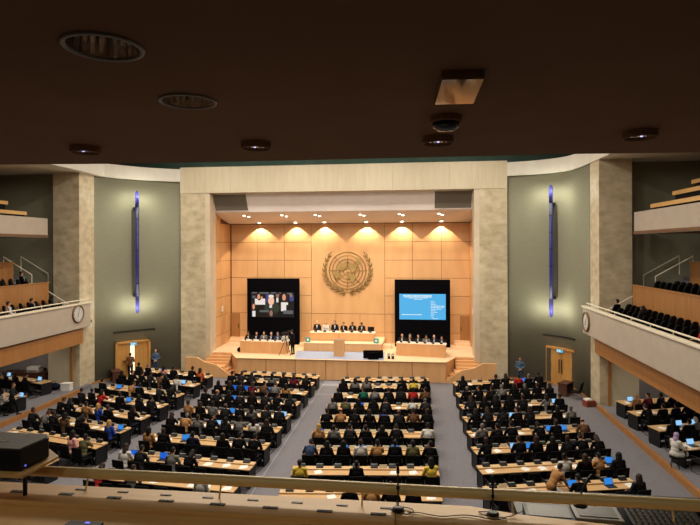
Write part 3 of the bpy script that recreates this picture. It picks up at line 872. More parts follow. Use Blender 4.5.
DESK_ARMS = (((.27, .17, .78), (.13, .40, .805)), ((.27, .17, .78), (.13, .40, .805)))
POSES = {
    'write': dict(lean=14, pitch=16, arm=DESK_ARMS),
    'upright': dict(lean=2, pitch=2, arm=(((.25, .06, .76), (.13, .30, .70)), ((.25, .06, .76), (.11, .30, .70)))),
    'turn_left': dict(lean=6, pitch=5, yaw=42, arm=(((.27, .16, .79), (.12, .40, .805)), ((.26, .05, .77), (.10, .29, .70)))),
    'turn_right': dict(lean=6, pitch=5, yaw=-42, arm=(((.26, .05, .77), (.10, .29, .70)), ((.27, .16, .79), (.12, .40, .805)))),
    'chin': dict(lean=11, pitch=10, yaw=-8, arm=(((.27, .17, .78), (.10, .40, .805)), ((.20, .30, .83), (.05, .22, 1.06))), hand=((0, 1, -.15), (-.1, .1, 1))),
    'back': dict(lean=-9, pitch=8, arm=(((.27, -.02, .78), (.20, .22, .70)), ((.27, -.02, .78), (.14, .26, .68)))),
    'down': dict(lean=24, pitch=34, arm=(((.27, .22, .79), (.14, .42, .805)), ((.27, .22, .79), (.10, .42, .805)))),
    'guard': dict(stand=True, lean=0, pitch=4, arm=(((.27, -.02, 1.13), (.05, .20, 1.02)), ((.27, -.02, 1.13), (.04, .22, 1.04))), hand=((.8, .3, -.4), (-.8, .3, -.4))),
    'doorway': dict(stand=True, lean=4, pitch=0, yaw=-15, arm=(((.30, .1, 1.14), (.36, .34, 1.2)), ((.27, .05, 1.13), (.16, .28, 1.1))), hand=((-.1, 1, .2), (-.3, 1, 0))),
    'walk': dict(stand=True, lean=5, pitch=8, pel=(0, 0, -.03), arm=(((.25, .1, 1.12), (.12, .28, 1.08)), ((.25, .1, 1.12), (.08, .28, 1.1))), hand=((.5, .7, 0), (-.5, .7, 0)), legs=((-1, (-.09, .2, .50), (-.09, .24, .09)), (1, (.09, .0, .48), (.09, -.30, .12)))),
    'stoop': dict(stand=True, lean=38, pitch=20, pel=(0, -.05, -.02), arm=(((.27, .35, 1.02), (.15, .55, .84)), ((.27, .35, 1.02), (.16, .56, .84))), hand=((0, .8, -.4), (0, .8, -.4))),
    'operator': dict(stand=True, lean=8, pitch=12, arm=(((.27, .1, 1.15), (.10, .36, 1.28)), ((.27, .12, 1.13), (.07, .38, 1.2))), hand=((.2, 1, .1), (-.2, 1, .1))),
    'coat': dict(lean=8, pitch=12, coat=True, arm=DESK_ARMS),
}
FIG = {k: figure(p) for k, p in POSES.items()}

def setm(o, m):
    o.material_slots[0].link = 'OBJECT'
    o.material_slots[0].material = m

PROTO = {}
def proto(pose, hair, face):
    """a linked prototype person for a pose + hair; copied for each individual"""
    k = (pose, hair, face)
    if k in PROTO: return PROTO[k]
    f = FIG[pose]
    r = bpy.data.objects.new('person', f['person']); COL.objects.link(r)
    parts = [('jacket', 'jacket'), ('trousers', 'trousers'), ('shoes', 'shoes'), ('headscarf' if hair == 'headscarf' else 'hair', hair)]
    if face: parts += [('eyes', 'eyes'), ('shirt', 'shirt')]
    for nm, key in parts:
        c = bpy.data.objects.new(nm, f[key]); COL.objects.link(c); c.parent = r
    PROTO[k] = r
    return r
NP = [0]
def person(pose, loc, rz, label, group=None, top='black', legs='black', hair='hair', hcol='black', skin=0, face=False, scale=1.0, shirt=True):
    r = dup(proto(pose, hair, face), loc, rz, label, group)
    r['category'] = 'person'
    r.scale = (scale,) * 3
    setm(r, SKIN[skin])
    for c in r.children:
        n = c.name.split('.')[0]
        if n == 'jacket': setm(c, CLOTH[top])
        elif n == 'trousers': setm(c, CLOTH[legs])
        elif n == 'shoes': setm(c, CLOTH['black'])
        elif n in ('hair',): setm(c, HAIR[hcol])
        elif n == 'headscarf': setm(c, CLOTH['mauve'])
        elif n == 'shirt': setm(c, CLOTH['white'] if shirt else CLOTH[top])
    NP[0] += 1
    return r

# ================================================================= DELEGATE FURNITURE PROTOTYPES
def make_chair():
    t = thing('delegate_chair', 'x', 'chair')
    MB().box(-.25, .25, -.24, .24, .40, .47).build('seat', M['black'], t, bevel=.03)
    prof = [(-.24, .46), (-.30, .62), (-.34, .95), (-.29, .95), (-.25, .64), (-.19, .47)]
    MB().prism(prof, m4, -.25, .25).build('backrest', M['black'], t, bevel=.015)
    for s in (-1, 1):
        MB().tube([(s * .27, -.26, .02), (s * .27, .2, .02), (s * .27, .22, .62), (s * .27, -.22, .64)], .014, 6).build('arm_frame', M['dark_metal'], t)
    MB().cyl((-.27, -.2, .39), (.27, -.2, .39), .013, n=6).cyl((-.27, .18, .39), (.27, .18, .39), .013, n=6).build('seat_rail', M['dark_metal'], t)
    return t
def make_desk(L):
    t = thing('delegate_desk', 'x', 'desk')
    h = L / 2
    MB().box(-h, h, 0, .40, .715, .75).build('worktop', M['desk'], t, bevel=.006)
    MB().box(-h, h, .41, .68, .73, .795).build('console_shelf', M['desk_shelf'], t, bevel=.006)
    MB().box(-h + .02, h - .02, .64, .67, .06, .73).build('modesty_panel', M['black_plastic'], t)
    MB().box(-h + .03, h - .03, .05, .4, .60, .615).build('under_shelf', M['black_plastic'], t)
    n = max(2, int(L / 1.3) + 1)
    for k in range(n):
        x = -h + .06 + (L - .12) * k / (n - 1)
        MB().box(x - .025, x + .025, .06, .64, .0, .72).build('leg', M['black_plastic'], t)
    return t
def make_console():
    t = thing('microphone_console', 'x', 'microphone console')
    prof = [(-.07, 0), (.08, 0), (.08, .10), (.02, .11), (-.07, .035)]
    MB().prism(prof, m4, -.13, .13).build('base', M['black_plastic'], t, bevel=.006)
    MB().box(-.12, .12, .016, .084, .107, .116).build('top_plate', M['grey_plastic'], t)
    MB().tube([(.08, .0, .08), (.08, .0, .2), (.08, -.05, .28), (.08, -.1, .31)], .006, 5).build('microphone', M['black_plastic'], t)
    return t
def make_plate():
    o = MB().prism([(-.05, 0), (.05, 0), (.008, .12), (-.008, .12)], m4, -.14, .14).build('nameplate', M['cream_card'])
    return tag(o, 'x', 'nameplate')
def make_paper():
    mb = MB()
    mb.box(-.105, .105, -.148, .148, 0, .006)
    mb.box(-.02, .19, -.13, .165, .006, .010, T(rz=.2))
    return tag(mb.build('paper_sheets', M['paper']), 'x', 'papers')
def make_laptop():
    t = thing('laptop', 'x', 'laptop')
    MB().box(-.17, .17, -.12, .12, 0, .018).build('keyboard_base', M['dark_metal'], t, bevel=.004)
    lid = MB().box(-.17, .17, 0, .012, 0, .23, T(0, .12, .016, rx=R(-14))).build('lid', M['dark_metal'], t)
    MB().box(-.158, .158, -.004, 0, .012, .218, T(0, .12, .016, rx=R(-14))).build('screen', M['laptop_screen'], lid)
    return t
P_CHAIR, P_CONS, P_PLATE, P_PAPER, P_LAP = make_chair(), make_console(), make_plate(), make_paper(), make_laptop()
P_DESK = make_desk(5.4)

CODE = {'k': ('black', 'dark suit'), 'n': ('navy', 'navy suit'), 'g': ('grey', 'grey jacket'), 'w': ('white', 'white shirt'), 'b': ('blue', 'blue jacket'), 'r': ('red', 'red top'), 'y': ('yellow', 'yellow shirt'), 't': ('tan', 'tan jacket'), 'e': ('olive', 'olive top'), 'd': ('denim', 'blue-grey shirt'), 'm': ('maroon', 'maroon top'), 'p': ('pink', 'pink top'), 'o': ('orange', 'rust orange top'), 'G': ('green', 'green top'), 'B': ('brown', 'brown jacket')}

BLOCKS = {
    'far-left': dict(cx=-15.64, dy=.65, ang=-14, ys=[32.83, 30.7, 28.45, 26.44, 24.49, 22.67, 20.78, 18.9],
        occ=['kk.pk.ko', 'k..kB.w.', 'k..tk.kk', 'kkr.k..k', 'kk.tbk.k', 'kgkBkk.b', '......pe', '........'],
        lap=[(1, 6), (2, 1), (2, 3), (5, 7), (0, 2), (3, 4)]),
    'inner-left': dict(cx=-8.77, dy=.26, ang=-5.5, ys=[33.41, 31.66, 29.63, 27.58, 25.4, 23.5, 21.45, 19.4, 17.6],
        occ=['........', 'kk..gkm.', 'kkkmBgt.', 'kkk.kkkk', 'tkgkkgkk', 'ktg.kgwk', 'tk.n.kkk', 'wk.gk...', 'r.g...w.'],
        lap=[(2, 1), (2, 2), (2, 4), (3, 2), (4, 3), (4, 7), (5, 3), (6, 2), (7, 0), (7, 2)]),
    'inner-right': dict(cx=-1.78, dy=-.26, ang=5.5, ys=[33.39, 31.7, 29.68, 27.7, 25.68, 23.6, 21.66, 19.72, 17.75],
        occ=['........', 'kgg..ky.', 'k.GgkkrB', 'ge.kk.wk', 'ktkkkkBk', 'tgkkkk.w', 'dkkwtkek', 'y..k...y', '...ktkk.'],
        lap=[(3, 2), (4, 3), (4, 4), (5, 0), (6, 2), (6, 3), (6, 5), (3, 1)]),
    'far-right': dict(cx=5.07, dy=.65, ang=13.5, ys=[32.53, 30.1, 27.9, 25.87, 23.8, 21.88, 19.98, 18.2],
        occ=['k..kkrkk', 'k..gkkkk', '.kkkk.gk', 'kkkkk.kg', 'gkk.k..B', 'k.kkkkkk', '....wktk', '....k..k'],
        lap=[(0, 6), (3, 1), (3, 3), (2, 7), (4, 5), (4, 6), (5, 2), (5, 3), (6, 7), (7, 4), (7, 6)]),
}
SEATED = ['write', 'write', 'upright', 'upright', 'turn_left', 'turn_right', 'chin', 'back', 'down']
desk0 = True
first = True
for bn, B in BLOCKS.items():
    a = R(B['ang'])
    nrow = len(B['ys'])
    for r, y in enumerate(B['ys']):
        c0 = V((B['cx'] - (.9 if bn == 'far-left' and r == 7 else 0), y + B['dy'], 0))
        mt = Matrix.Translation(c0) @ Matrix.Rotation(a, 4, 'Z')
        row = '%s row of the %s desks' % (ORD[r], bn)
        dup(P_DESK, c0, a, 'long light wood delegate desk, %s' % row, 'delegate desks in long rows')
        for i in range(8):
            lx = -2.7 + .675 * (i + .5)
            seat = '%s seat from left, %s' % (ORD[i], row)
            ch = B['occ'][r][i]
            if ch == '.' and (0 if bn in ('inner-left', 'inner-right') else -1) < r < nrow - 3 and (i * 7 + r * 5 + nrow) % 9 < 4:
                ch = 'k'
            # chair
            jx = random.uniform(-.03, .03)
            yy = -.30 if ch != '.' else random.choice((-.3, -.24, -.36))
            p = mt @ V((lx + jx, yy, 0))
            dup(P_CHAIR, p, a + random.uniform(-.12, .12), 'black chair, ' + seat if ch != '.' else 'empty black chair, ' + seat, 'black delegate chairs')
            # person
            if ch != '.':
                pose = random.choice(SEATED)
                colr, words = CODE[ch]
                if ch == 'k' and random.random() < .3:
                    colr = 'charcoal'
                rr = random.random()
                hk = 'hair' if rr < .6 else ('long_hair' if rr < .95 else 'thin_hair')
                hc = random.choice(['black'] * 6 + ['brown'] * 3 + (['grey'] if hk == 'hair' else [])) if hk != 'thin_hair' else random.choice(['grey', 'black', 'brown'])
                if ch in 'b': hk, hc = 'long_hair', 'fair'
                if bn == 'inner-right' and r == 5 and i == 0: hk, hc = 'long_hair', 'fair'
                person(pose, mt @ V((lx + jx, yy + .02, .0)), a + random.uniform(-.15, .15), 'person in %s, %s' % (words, seat), 'seated delegates', colr, random.choice(['black', 'charcoal', 'black', 'navy']), hk, hc, random.choice((0, 1, 1, 2, 2, 3, 3, 1)), False, random.uniform(1.0, 1.07))
            # console on the shelf
            dup(P_CONS, mt @ V((lx, .55, .795)), a, 'black microphone console, ' + seat, 'microphone consoles on the desks')
            if (r < nrow - 2 and random.random() < .62) or random.random() < .15:
                dup(P_PLATE, mt @ V((lx + .335 if i < 7 else lx - .33, .53, .795)), a + random.uniform(-.05, .05), 'cream nameplate beside the %s console, %s' % (ORD[i], row), 'cream nameplates on the desks')
            if (r, i) in B['lap']:
                lp = dup(P_LAP, mt @ V((lx + .02, .2, .75)), a + random.uniform(-.2, .2), 'open laptop with blue screen, ' + seat, 'open laptops')
                s_ = lp.children[1].children[0] if lp.children[1].children else lp.children[0].children[0]
                setm(s_, M[random.choice(['laptop_screen', 'laptop_screen', 'laptop_pale', 'laptop_deep'])])
            elif (ch != '.' and random.random() < .85) or (ch == '.' and random.random() < .6):
                dup(P_PAPER, mt @ V((lx + random.uniform(-.12, .05), .2, .75)), a + random.uniform(-.35, .35), 'white papers, ' + seat, 'papers on the desks')

# people standing in the aisles among the desks
person('stoop', (4.62, 18.95, 0), R(-55), 'person in tan jacket bending over the far-right desks', None, 'tan', 'brown', 'hair', 'black', 1)

# ================================================================= UNDER-BALCONY TABLES
def side_table(L):
    t = thing('side_table', 'x', 'table')
    MB().box(-L / 2, L / 2, 0, .75, .71, .75).build('tabletop', M['desk'], t, bevel=.006)
    MB().box(-L / 2 + .03, L / 2 - .03, .7, .73, .08, .71).build('front_panel', M['black_plastic'], t)
    for s in (-1, 1):
        MB().box(s * (L / 2 - .06) - .03, s * (L / 2 - .06) + .03, .05, .7, 0, .71).build('leg', M['black_plastic'], t)
    return t
P_ST = side_table(4.2)
STN = {'right': [((10.56, 28.7), ['t', 'm', 'k', 'k', 'k', 'k']), ((10.46, 26.9), ['k', 'k', 'n', 'n', 'g', 'k']), ((10.53, 24.75), ['k', 'k', 'g', 'G', 'k', 'k']), ((10.54, 22.56), ['.', 'k', 'k', 'k', 'k', '.'])],
       'left': [((-21.9, 29.5), ['k', '.', 'k', 'k', 'k', '.']), ((-21.1, 26.3), ['.', 'k', 'k', 't', 'w', 'w'])]}
for side, lst in STN.items():
    sg = 1 if side == 'right' else -1
    for r, ((ex, ey), occ) in enumerate(lst):
        a = sg * R(17)
        c0 = V((ex + sg * 2.1 * math.cos(a), ey + 2.1 * abs(math.sin(a)) , .24))
        mt = Matrix.Translation(c0) @ Matrix.Rotation(a, 4, 'Z')
        row = '%s table under the %s balcony' % (ORD[r], side)
        dup(P_ST, c0, a, 'light wood side table, %s from the stage' % row, 'side tables under the balconies')
        for i in range(6):
            lx = -2.1 + .7 * (i + .5)
            seat = '%s seat from left, %s' % (ORD[i], row)
            p = mt @ V((lx, -.4, 0))
            dup(P_CHAIR, p, a + random.uniform(-.3, .3), 'black chair, ' + seat, 'black chairs under the balconies')
            if occ[i] != '.':
                colr, words = CODE[occ[i]]
                person(random.choice(SEATED), mt @ V((lx, -.38, 0)), a + random.uniform(-.4, .4), 'person in %s, %s' % (words, seat), 'people under the balconies', colr, 'black', random.choice(['hair', 'hair', 'long_hair']), 'white' if occ[i] == 'g' else ('fair' if occ[i] == 't' else random.choice(['black', 'brown'])), random.choice((0, 1, 2)))
            if random.random() < .7:
                dup(P_PAPER, mt @ V((lx, .3, .75)), a + random.uniform(-.4, .4), 'white papers, ' + seat, 'papers on the side tables')
            if random.random() < .3 or (side == 'left' and (r, i) == (1, 4)):
                lp = dup(P_LAP, mt @ V((lx + .3, .34, .75)), a, 'open laptop, ' + seat, 'open laptops on the side tables')
                setm([c for c in lp.children if c.children][0].children[0], M['laptop_pale'])
# woman in headscarf at the near right table, walker on the left
person('coat', (10.2, 22.7, .24), R(-62), 'person in cream coat and mauve headscarf at the near right side table', None, 'white', 'black', 'headscarf', 'black', 1)
t = thing('stool', 'black stool under the person in the mauve headscarf', 'stool', (10.2, 22.68, .24), R(-62))
MB().lathe([(.001, .4), (.2, .4), (.2, .46), (.001, .47)], None, 18).build('seat', M['black'], t)
for k in range(4):
    MB().cyl((.12 * math.cos(k * PI / 2), .12 * math.sin(k * PI / 2), .4), (.2 * math.cos(k * PI / 2), .2 * math.sin(k * PI / 2), 0), .015, n=8).build('leg', M['dark_metal'], t)
person('walk', (-20.95, 26.0, .24), R(-70), 'person in dark clothes walking along the left side floor', None, 'charcoal', 'black', 'hair', 'brown', 1)
# items by the pillars
t = thing('storage_box', 'white storage box on the left side floor against the pillar', 'box', (-21.25, 30.95, .24), .1)
MB().box(-.28, .28, -.2, .2, 0, .4).build('body', M['cardboard'], t, bevel=.01)
MB().box(-.3, .3, -.22, .22, .4, .46).build('lid', M['cardboard'], t, bevel=.01)
t = thing('travel_bag', 'dark blue bag on the left side floor beside the white box', 'bag', (-22.1, 30.95, .24), 0)
MB().ell((0, 0, .22), (.42, .22, .22)).build('body', CLOTH['navy'], t, smooth=True)
MB().tube([(-.15, 0, .4), (-.1, 0, .54), (.1, 0, .54), (.15, 0, .4)], .015, 6).build('strap', M['black'], t)
t = thing('photocopier', 'pale grey printer on the dark cabinet under the left balcony', 'printer', (-24.1, 31.95, 1.1), 0)
MB().box(-.4, .4, -.25, .25, 0, .34).build('body', M['cardboard'], t, bevel=.03)
MB().box(-.32, .32, -.27, -.25, .06, .12).build('paper_slot', M['dark_metal'], t)
t = thing('cabinet', 'dark wood cabinet standing under the left balcony', 'cabinet', (-24.75, 31.95, .24), 0)
MB().box(-1.4, 1.4, -.3, .3, 0, .82).build('body', M['dark_wood'], t, bevel=.01)
MB().box(-1.45, 1.45, -.34, .34, .82, .86).build('top', M['dark_wood'], t)
for k in range(4):
    dd = MB().box(-1.36 + .69 * k, -.7 + .69 * k, -.33, -.3, .06, .78).build('cabinet_door', M['dark_wood'], t)
    MB().cyl((-.76 + .69 * k, -.36, .5), (-.76 + .69 * k, -.33, .5), .015).build('knob', M['chrome'], dd)
# small desks by the doors
def small_desk(loc, rz, label):
    t = thing('small_desk', label, 'desk', loc, rz)
    MB().box(-.5, .5, -.3, .3, .72, .78).build('tabletop', M['dark_wood'], t, bevel=.01)
    for s in (-1, 1):
        MB().box(s * .42 - .04, s * .42 + .04, -.26, .26, 0, .72).build('side_panel', M['dark_wood'], t)
    MB().box(-.38, .38, .2, .23, .3, .72).build('back_panel', M['dark_wood'], t)
    return t
small_desk((-19.95, 34.2, 0), R(-50), 'small dark wood desk left of the open left door')
small_desk((9.1, 34.0, 0), R(50), 'small dark wood desk right of the closed right door')
t = thing('armchair', 'black chair with thin legs beside the small desk at the right door', 'chair', (9.45, 33.1, 0), R(60))
MB().box(-.26, .26, -.25, .25, .40, .48).build('seat', M['black'], t, bevel=.03)
MB().prism([(-.25, .45), (-.38, .98), (-.32, 1.0), (-.18, .48)], m4, -.27, .27).build('backrest', M['black'], t, bevel=.02)
for sx in (-1, 1):
    for sy in (-1, 1):
        MB().cyl((sx * .2, sy * .18, .4), (sx * .25, sy * .25, 0), .014, .011, 8).build('leg', M['wood_tan'], t)
t = thing('crate', 'reddish brown crate with papers on the floor by the right pillar', 'crate', (9.75, 31.75, 0), .3)
MB().box(-.28, .28, -.22, .22, 0, .34).build('body', M['red_box'], t, bevel=.01)
MB().box(-.24, .1, -.15, .18, .34, .42).build('paper_stack', M['paper'], t)

# guards
p, nrm = wall_pt(-1, .215)
person('guard', (p.x + nrm.x * .35, p.y + nrm.y * .35, 0), R(200), 'guard in blue shirt standing right of the open left door', None, 'skyblue', 'denim', 'thin_hair', 'brown', 0, True, 1.02, False)
p, nrm = wall_pt(-1, .42)
person('doorway', (p.x + nrm.x * .5, p.y + nrm.y * .5, 0), math.atan2(-nrm.y, -nrm.x) - PI / 2, 'person in brown top in the open left doorway, seen from behind', None, 'brown', 'black', 'hair', 'black', 1)
person('guard', (6.85, 36.3, 0), R(170), 'guard in blue shirt standing alone before the right wall', None, 'skyblue', 'denim', 'hair', 'black', 1, True, 1.02, False)

# ================================================================= STAGE FURNITURE AND PEOPLE
def panel_desk(label, loc, rz, L, h, d, panels):
    t = thing('panel_desk', label, 'desk', loc, rz)
    MB().box(-L / 2, L / 2, 0, .05, 0, h).build('front_panel', M['panel_front'], t)
    for s in (-1, 1):
        MB().box(s * (L / 2 - .03) - .025, s * (L / 2 - .03) + .025, .05, d, 0, h).build('side_panel', M['panel_front'], t)
    MB().box(-L / 2 - .02, L / 2 + .02, -.02, d, h, h + .05).build('tabletop', M['stage_wood'], t, bevel=.008)
    MB().box(-L / 2 + .06, L / 2 - .06, .1, d - .1, .5, .52).build('shelf', M['panel_front'], t)
    return t
LD = panel_desk('wooden panel desk on the stage in front of the left screen', (-10.8, 37.72, STAGE), R(-5.5), 3.45, .8, .7, 3)
RD = panel_desk('wooden panel desk on the stage in front of the right screen', (.42, 37.72, STAGE), R(-8), 3.4, .82, .7, 3)
# central two-level podium
struct('floor_dais', MB().box(-8.1, -2.3, 40.0, 42.5, STAGE, 1.92), M['stage_wood'])
struct('trim_dais_step', MB().box(-2.3, -1.7, 40.3, 41.2, STAGE, STAGE + .25).box(-8.7, -8.1, 40.3, 41.2, STAGE, STAGE + .25), M['stage_wood'])
t = thing('head_table', 'long wooden head table on the raised dais under the emblem', 'desk', (-5.36, 39.9, STAGE))
MB().box(-2.42, 2.42, 0, .06, 0, 1.16).build('front_panel', M['panel_front'], t)
MB().box(-2.45, 2.45, -.03, .75, 1.16, 1.21).build('tabletop', M['stage_wood'], t, bevel=.008)
for s in (-1, 1):
    MB().box(s * 2.38 - .03, s * 2.38 + .03, .06, .7, .53, 1.16).build('side_panel', M['panel_front'], t)
t = thing('clerk_counter', 'lower long wooden counter in front of the head table', 'counter', (-5.2, 38.85, STAGE))
MB().box(-2.85, 2.85, 0, .06, 0, .56).build('front_panel', M['panel_front'], t)
MB().box(-2.88, 2.88, -.03, .95, .56, .61).build('tabletop', M['stage_wood'], t, bevel=.008)
for s in (-1, 1):
    MB().box(s * 2.8 - .03, s * 2.8 + .03, .06, .9, 0, .56).build('side_panel', M['panel_front'], t)
t = thing('lectern', 'upright wooden speaker lectern at the middle of the stage', 'lectern', (-5.2, 37.1, STAGE))
MB().box(-.36, .36, -.02, .45, 0, 1.12).build('body', M['panel_front'], t, bevel=.01)
MB().prism([(-.04, 1.12), (.5, 1.12), (.5, 1.16), (-.04, 1.26)], m4, -.4, .4).build('reading_top', M['stage_wood'], t, bevel=.006)
MB().tube([(0, .1, 1.22), (0, .05, 1.4), (0, .18, 1.5)], .01, 6).build('microphone', M['black_plastic'], t)

def behind(desk_loc, rz, lx, ly, z=0):
    return V(desk_loc) + Matrix.Rotation(rz, 3, 'Z') @ V((lx, ly, z))
def stage_row(n, loc, rz, L, yoff, zseat, specs, name, htop):
    for i in range(n):
        lx = -L / 2 + L * (i + .5) / n
        sp = specs[i]
        dup(P_CHAIR, behind(loc, rz, lx, yoff + .05, zseat), rz + PI, 'black chair, %s seat from left at the %s' % (ORD[i], name), 'black chairs on the stage')
        if sp:
            pose, top, words, hk, hc, sk = sp
            person(pose, behind(loc, rz, lx, yoff, zseat), rz + PI + random.uniform(-.15, .15), 'person in %s, %s seat from left at the %s' % (words, ORD[i], name), 'people seated on the stage', top, 'black', hk, hc, sk, True, random.uniform(.98, 1.05), top != 'white')
        dup(P_CONS, behind(loc, rz, lx + .05, .3, htop), rz + PI, 'black microphone console, %s from left on the %s' % (ORD[i], name), 'microphone consoles on the stage')
        o = dup(P_PLATE, behind(loc, rz, lx + L / n * .45, .12, htop), rz, 'white nameplate, %s from left on the %s' % (ORD[i], name), 'white nameplates on the stage')
        setm(o, M['paper'])
        if i % 2 == 0: dup(P_PAPER, behind(loc, rz, lx - .15, .4, htop), rz + .2, 'white papers, %s from left on the %s' % (ORD[i], name), 'papers on the stage desks')
stage_row(6, (-10.8, 37.72, STAGE), R(-5.5), 3.4, 1.0, 0, [('write', 'black', 'black jacket', 'long_hair', 'black', 1), ('upright', 'navy', 'navy suit', 'hair', 'brown', 0), ('upright', 'grey', 'grey jacket', 'hair', 'brown', 0), ('upright', 'navy', 'dark blue suit', 'hair', 'grey', 4), ('write', 'denim', 'blue-grey suit', 'hair', 'grey', 0), ('write', 'white', 'white shirt', 'hair', 'black', 1)], 'left stage desk', .85)
stage_row(6, (.42, 37.72, STAGE), R(-8), 3.35, 1.0, 0, [('write', 'charcoal', 'charcoal suit', 'thin_hair', 'grey', 0), ('chin', 'black', 'black jacket', 'long_hair', 'grey', 4), ('upright', 'charcoal', 'dark grey suit', 'hair', 'brown', 0), ('write', 'grey', 'grey jacket', 'long_hair', 'brown', 1), ('upright', 'navy', 'navy suit', 'thin_hair', 'grey', 4), ('write', 'navy', 'dark blue suit', 'hair', 'brown', 0)], 'right stage desk', .87)
stage_row(7, (-5.36, 39.9, STAGE), 0, 4.8, 1.08, .52, [('upright', 'charcoal', 'charcoal suit', 'thin_hair', 'white', 4), ('upright', 'white', 'white blouse', 'long_hair', 'fair', 0), ('upright', 'navy', 'navy suit', 'hair', 'brown', 0), ('chin', 'black', 'black jacket', 'hair', 'black', 0), ('write', 'charcoal', 'dark suit', 'hair', 'black', 2), ('write', 'charcoal', 'grey suit', 'hair', 'black', 2), None], 'head table', 1.21)
# camera operator and tripod
person('operator', (-8.55, 37.55, STAGE), R(60), 'camera operator in black standing at the tripod by the left stage desk', None, 'black', 'black', 'hair', 'brown', 0)
t = thing('video_camera', 'black video camera on a tripod beside the camera operator on stage', 'camera', (-9.0, 37.25, STAGE), R(60))
for k in range(3):
    a = 2 * PI * k / 3 + .5
    MB().cyl((0, 0, 1.15), (.5 * math.cos(a), .5 * math.sin(a), 0), .022, .016, 8).build('tripod_leg', M['dark_metal'], t)
MB().cyl((0, 0, 1.1), (0, 0, 1.4), .035, n=10).build('tripod_column', M['dark_metal'], t)
MB().box(-.08, .08, -.25, .18, 1.4, 1.62).build('camera_body', M['black_plastic'], t, bevel=.02)
MB().cyl((0, .18, 1.52), (0, .38, 1.52), .06, .07).build('lens', M['glass_dark'], t)
MB().box(-.05, .12, -.3, -.18, 1.6, 1.74).build('viewfinder', M['black_plastic'], t)
MB().tube([(.05, -.2, 1.38), (.08, -.45, 1.25)], .012, 6).build('pan_handle', M['dark_metal'], t)
# foreground stage monitors
t = thing('stage_monitor', 'large black monitor tilted on the stage floor right of the lectern', 'monitor', (-2.75, 36.42, STAGE), R(8))
MB().box(-.68, .68, -.04, .05, .08, .62, T(rx=R(-24))).build('screen_panel', M['black_panel'], t, bevel=.015)
MB().box(-.35, .35, -.14, .1, 0, .5).build('stand', M['black_panel'], t, bevel=.04)
for i, x in enumerate((-1.72, -1.45)):
    t = thing('floor_speaker', 'small white-and-black box on the stage floor, %s of the pair right of the black monitor' % ('left' if i == 0 else 'right'), 'speaker', (x, 36.75, STAGE), .2, 'small boxes beside the stage monitor')
    MB().box(-.08, .08, -.1, .1, 0, .34).build('body', M['black_plastic'], t, bevel=.01)
    MB().box(-.06, .06, -.11, -.1, .2, .32).build('label_plate', M['paper'], t)
for i, x in enumerate((-7.78, -2.75)):
    t = thing('teal_sign', 'small teal square sign on the %s end of the clerk counter' % ('left' if i == 0 else 'right'), 'sign', (x, 39.1, STAGE + .61), 0, 'teal signs on the clerk counter')
    MB().box(-.19, .19, -.02, .02, 0, .36).build('board', M['teal'], t, bevel=.006)
    MB().prism([(.09 * math.cos(2 * PI * k / 12), .18 + .09 * math.sin(2 * PI * k / 12)) for k in range(12)], T(rx=PI / 2), .02, .026).build('white_mark', M['paper'], t)
for sg, w in ((-1, 'left'), (1, 'right')):
    o = tag(MB().box(-.02, .02, -.12, .12, 0, .45).build('switch_plate', M['paper'], None, .005, False, (AX + sg * 9.55, 40.6, 4.0)), 'small white plate on the %s side wall of the stage' % w, 'switch')
tag(MB().ell((0, 0, .16), (.16, .14, .16)).cyl((0, 0, .3), (0, 0, .36), .04).build('equipment_pouch', M['black'], None, 0, True, (-12.65, 38.05, STAGE)), 'small black pouch on the stage floor at the left desk end', 'bag')

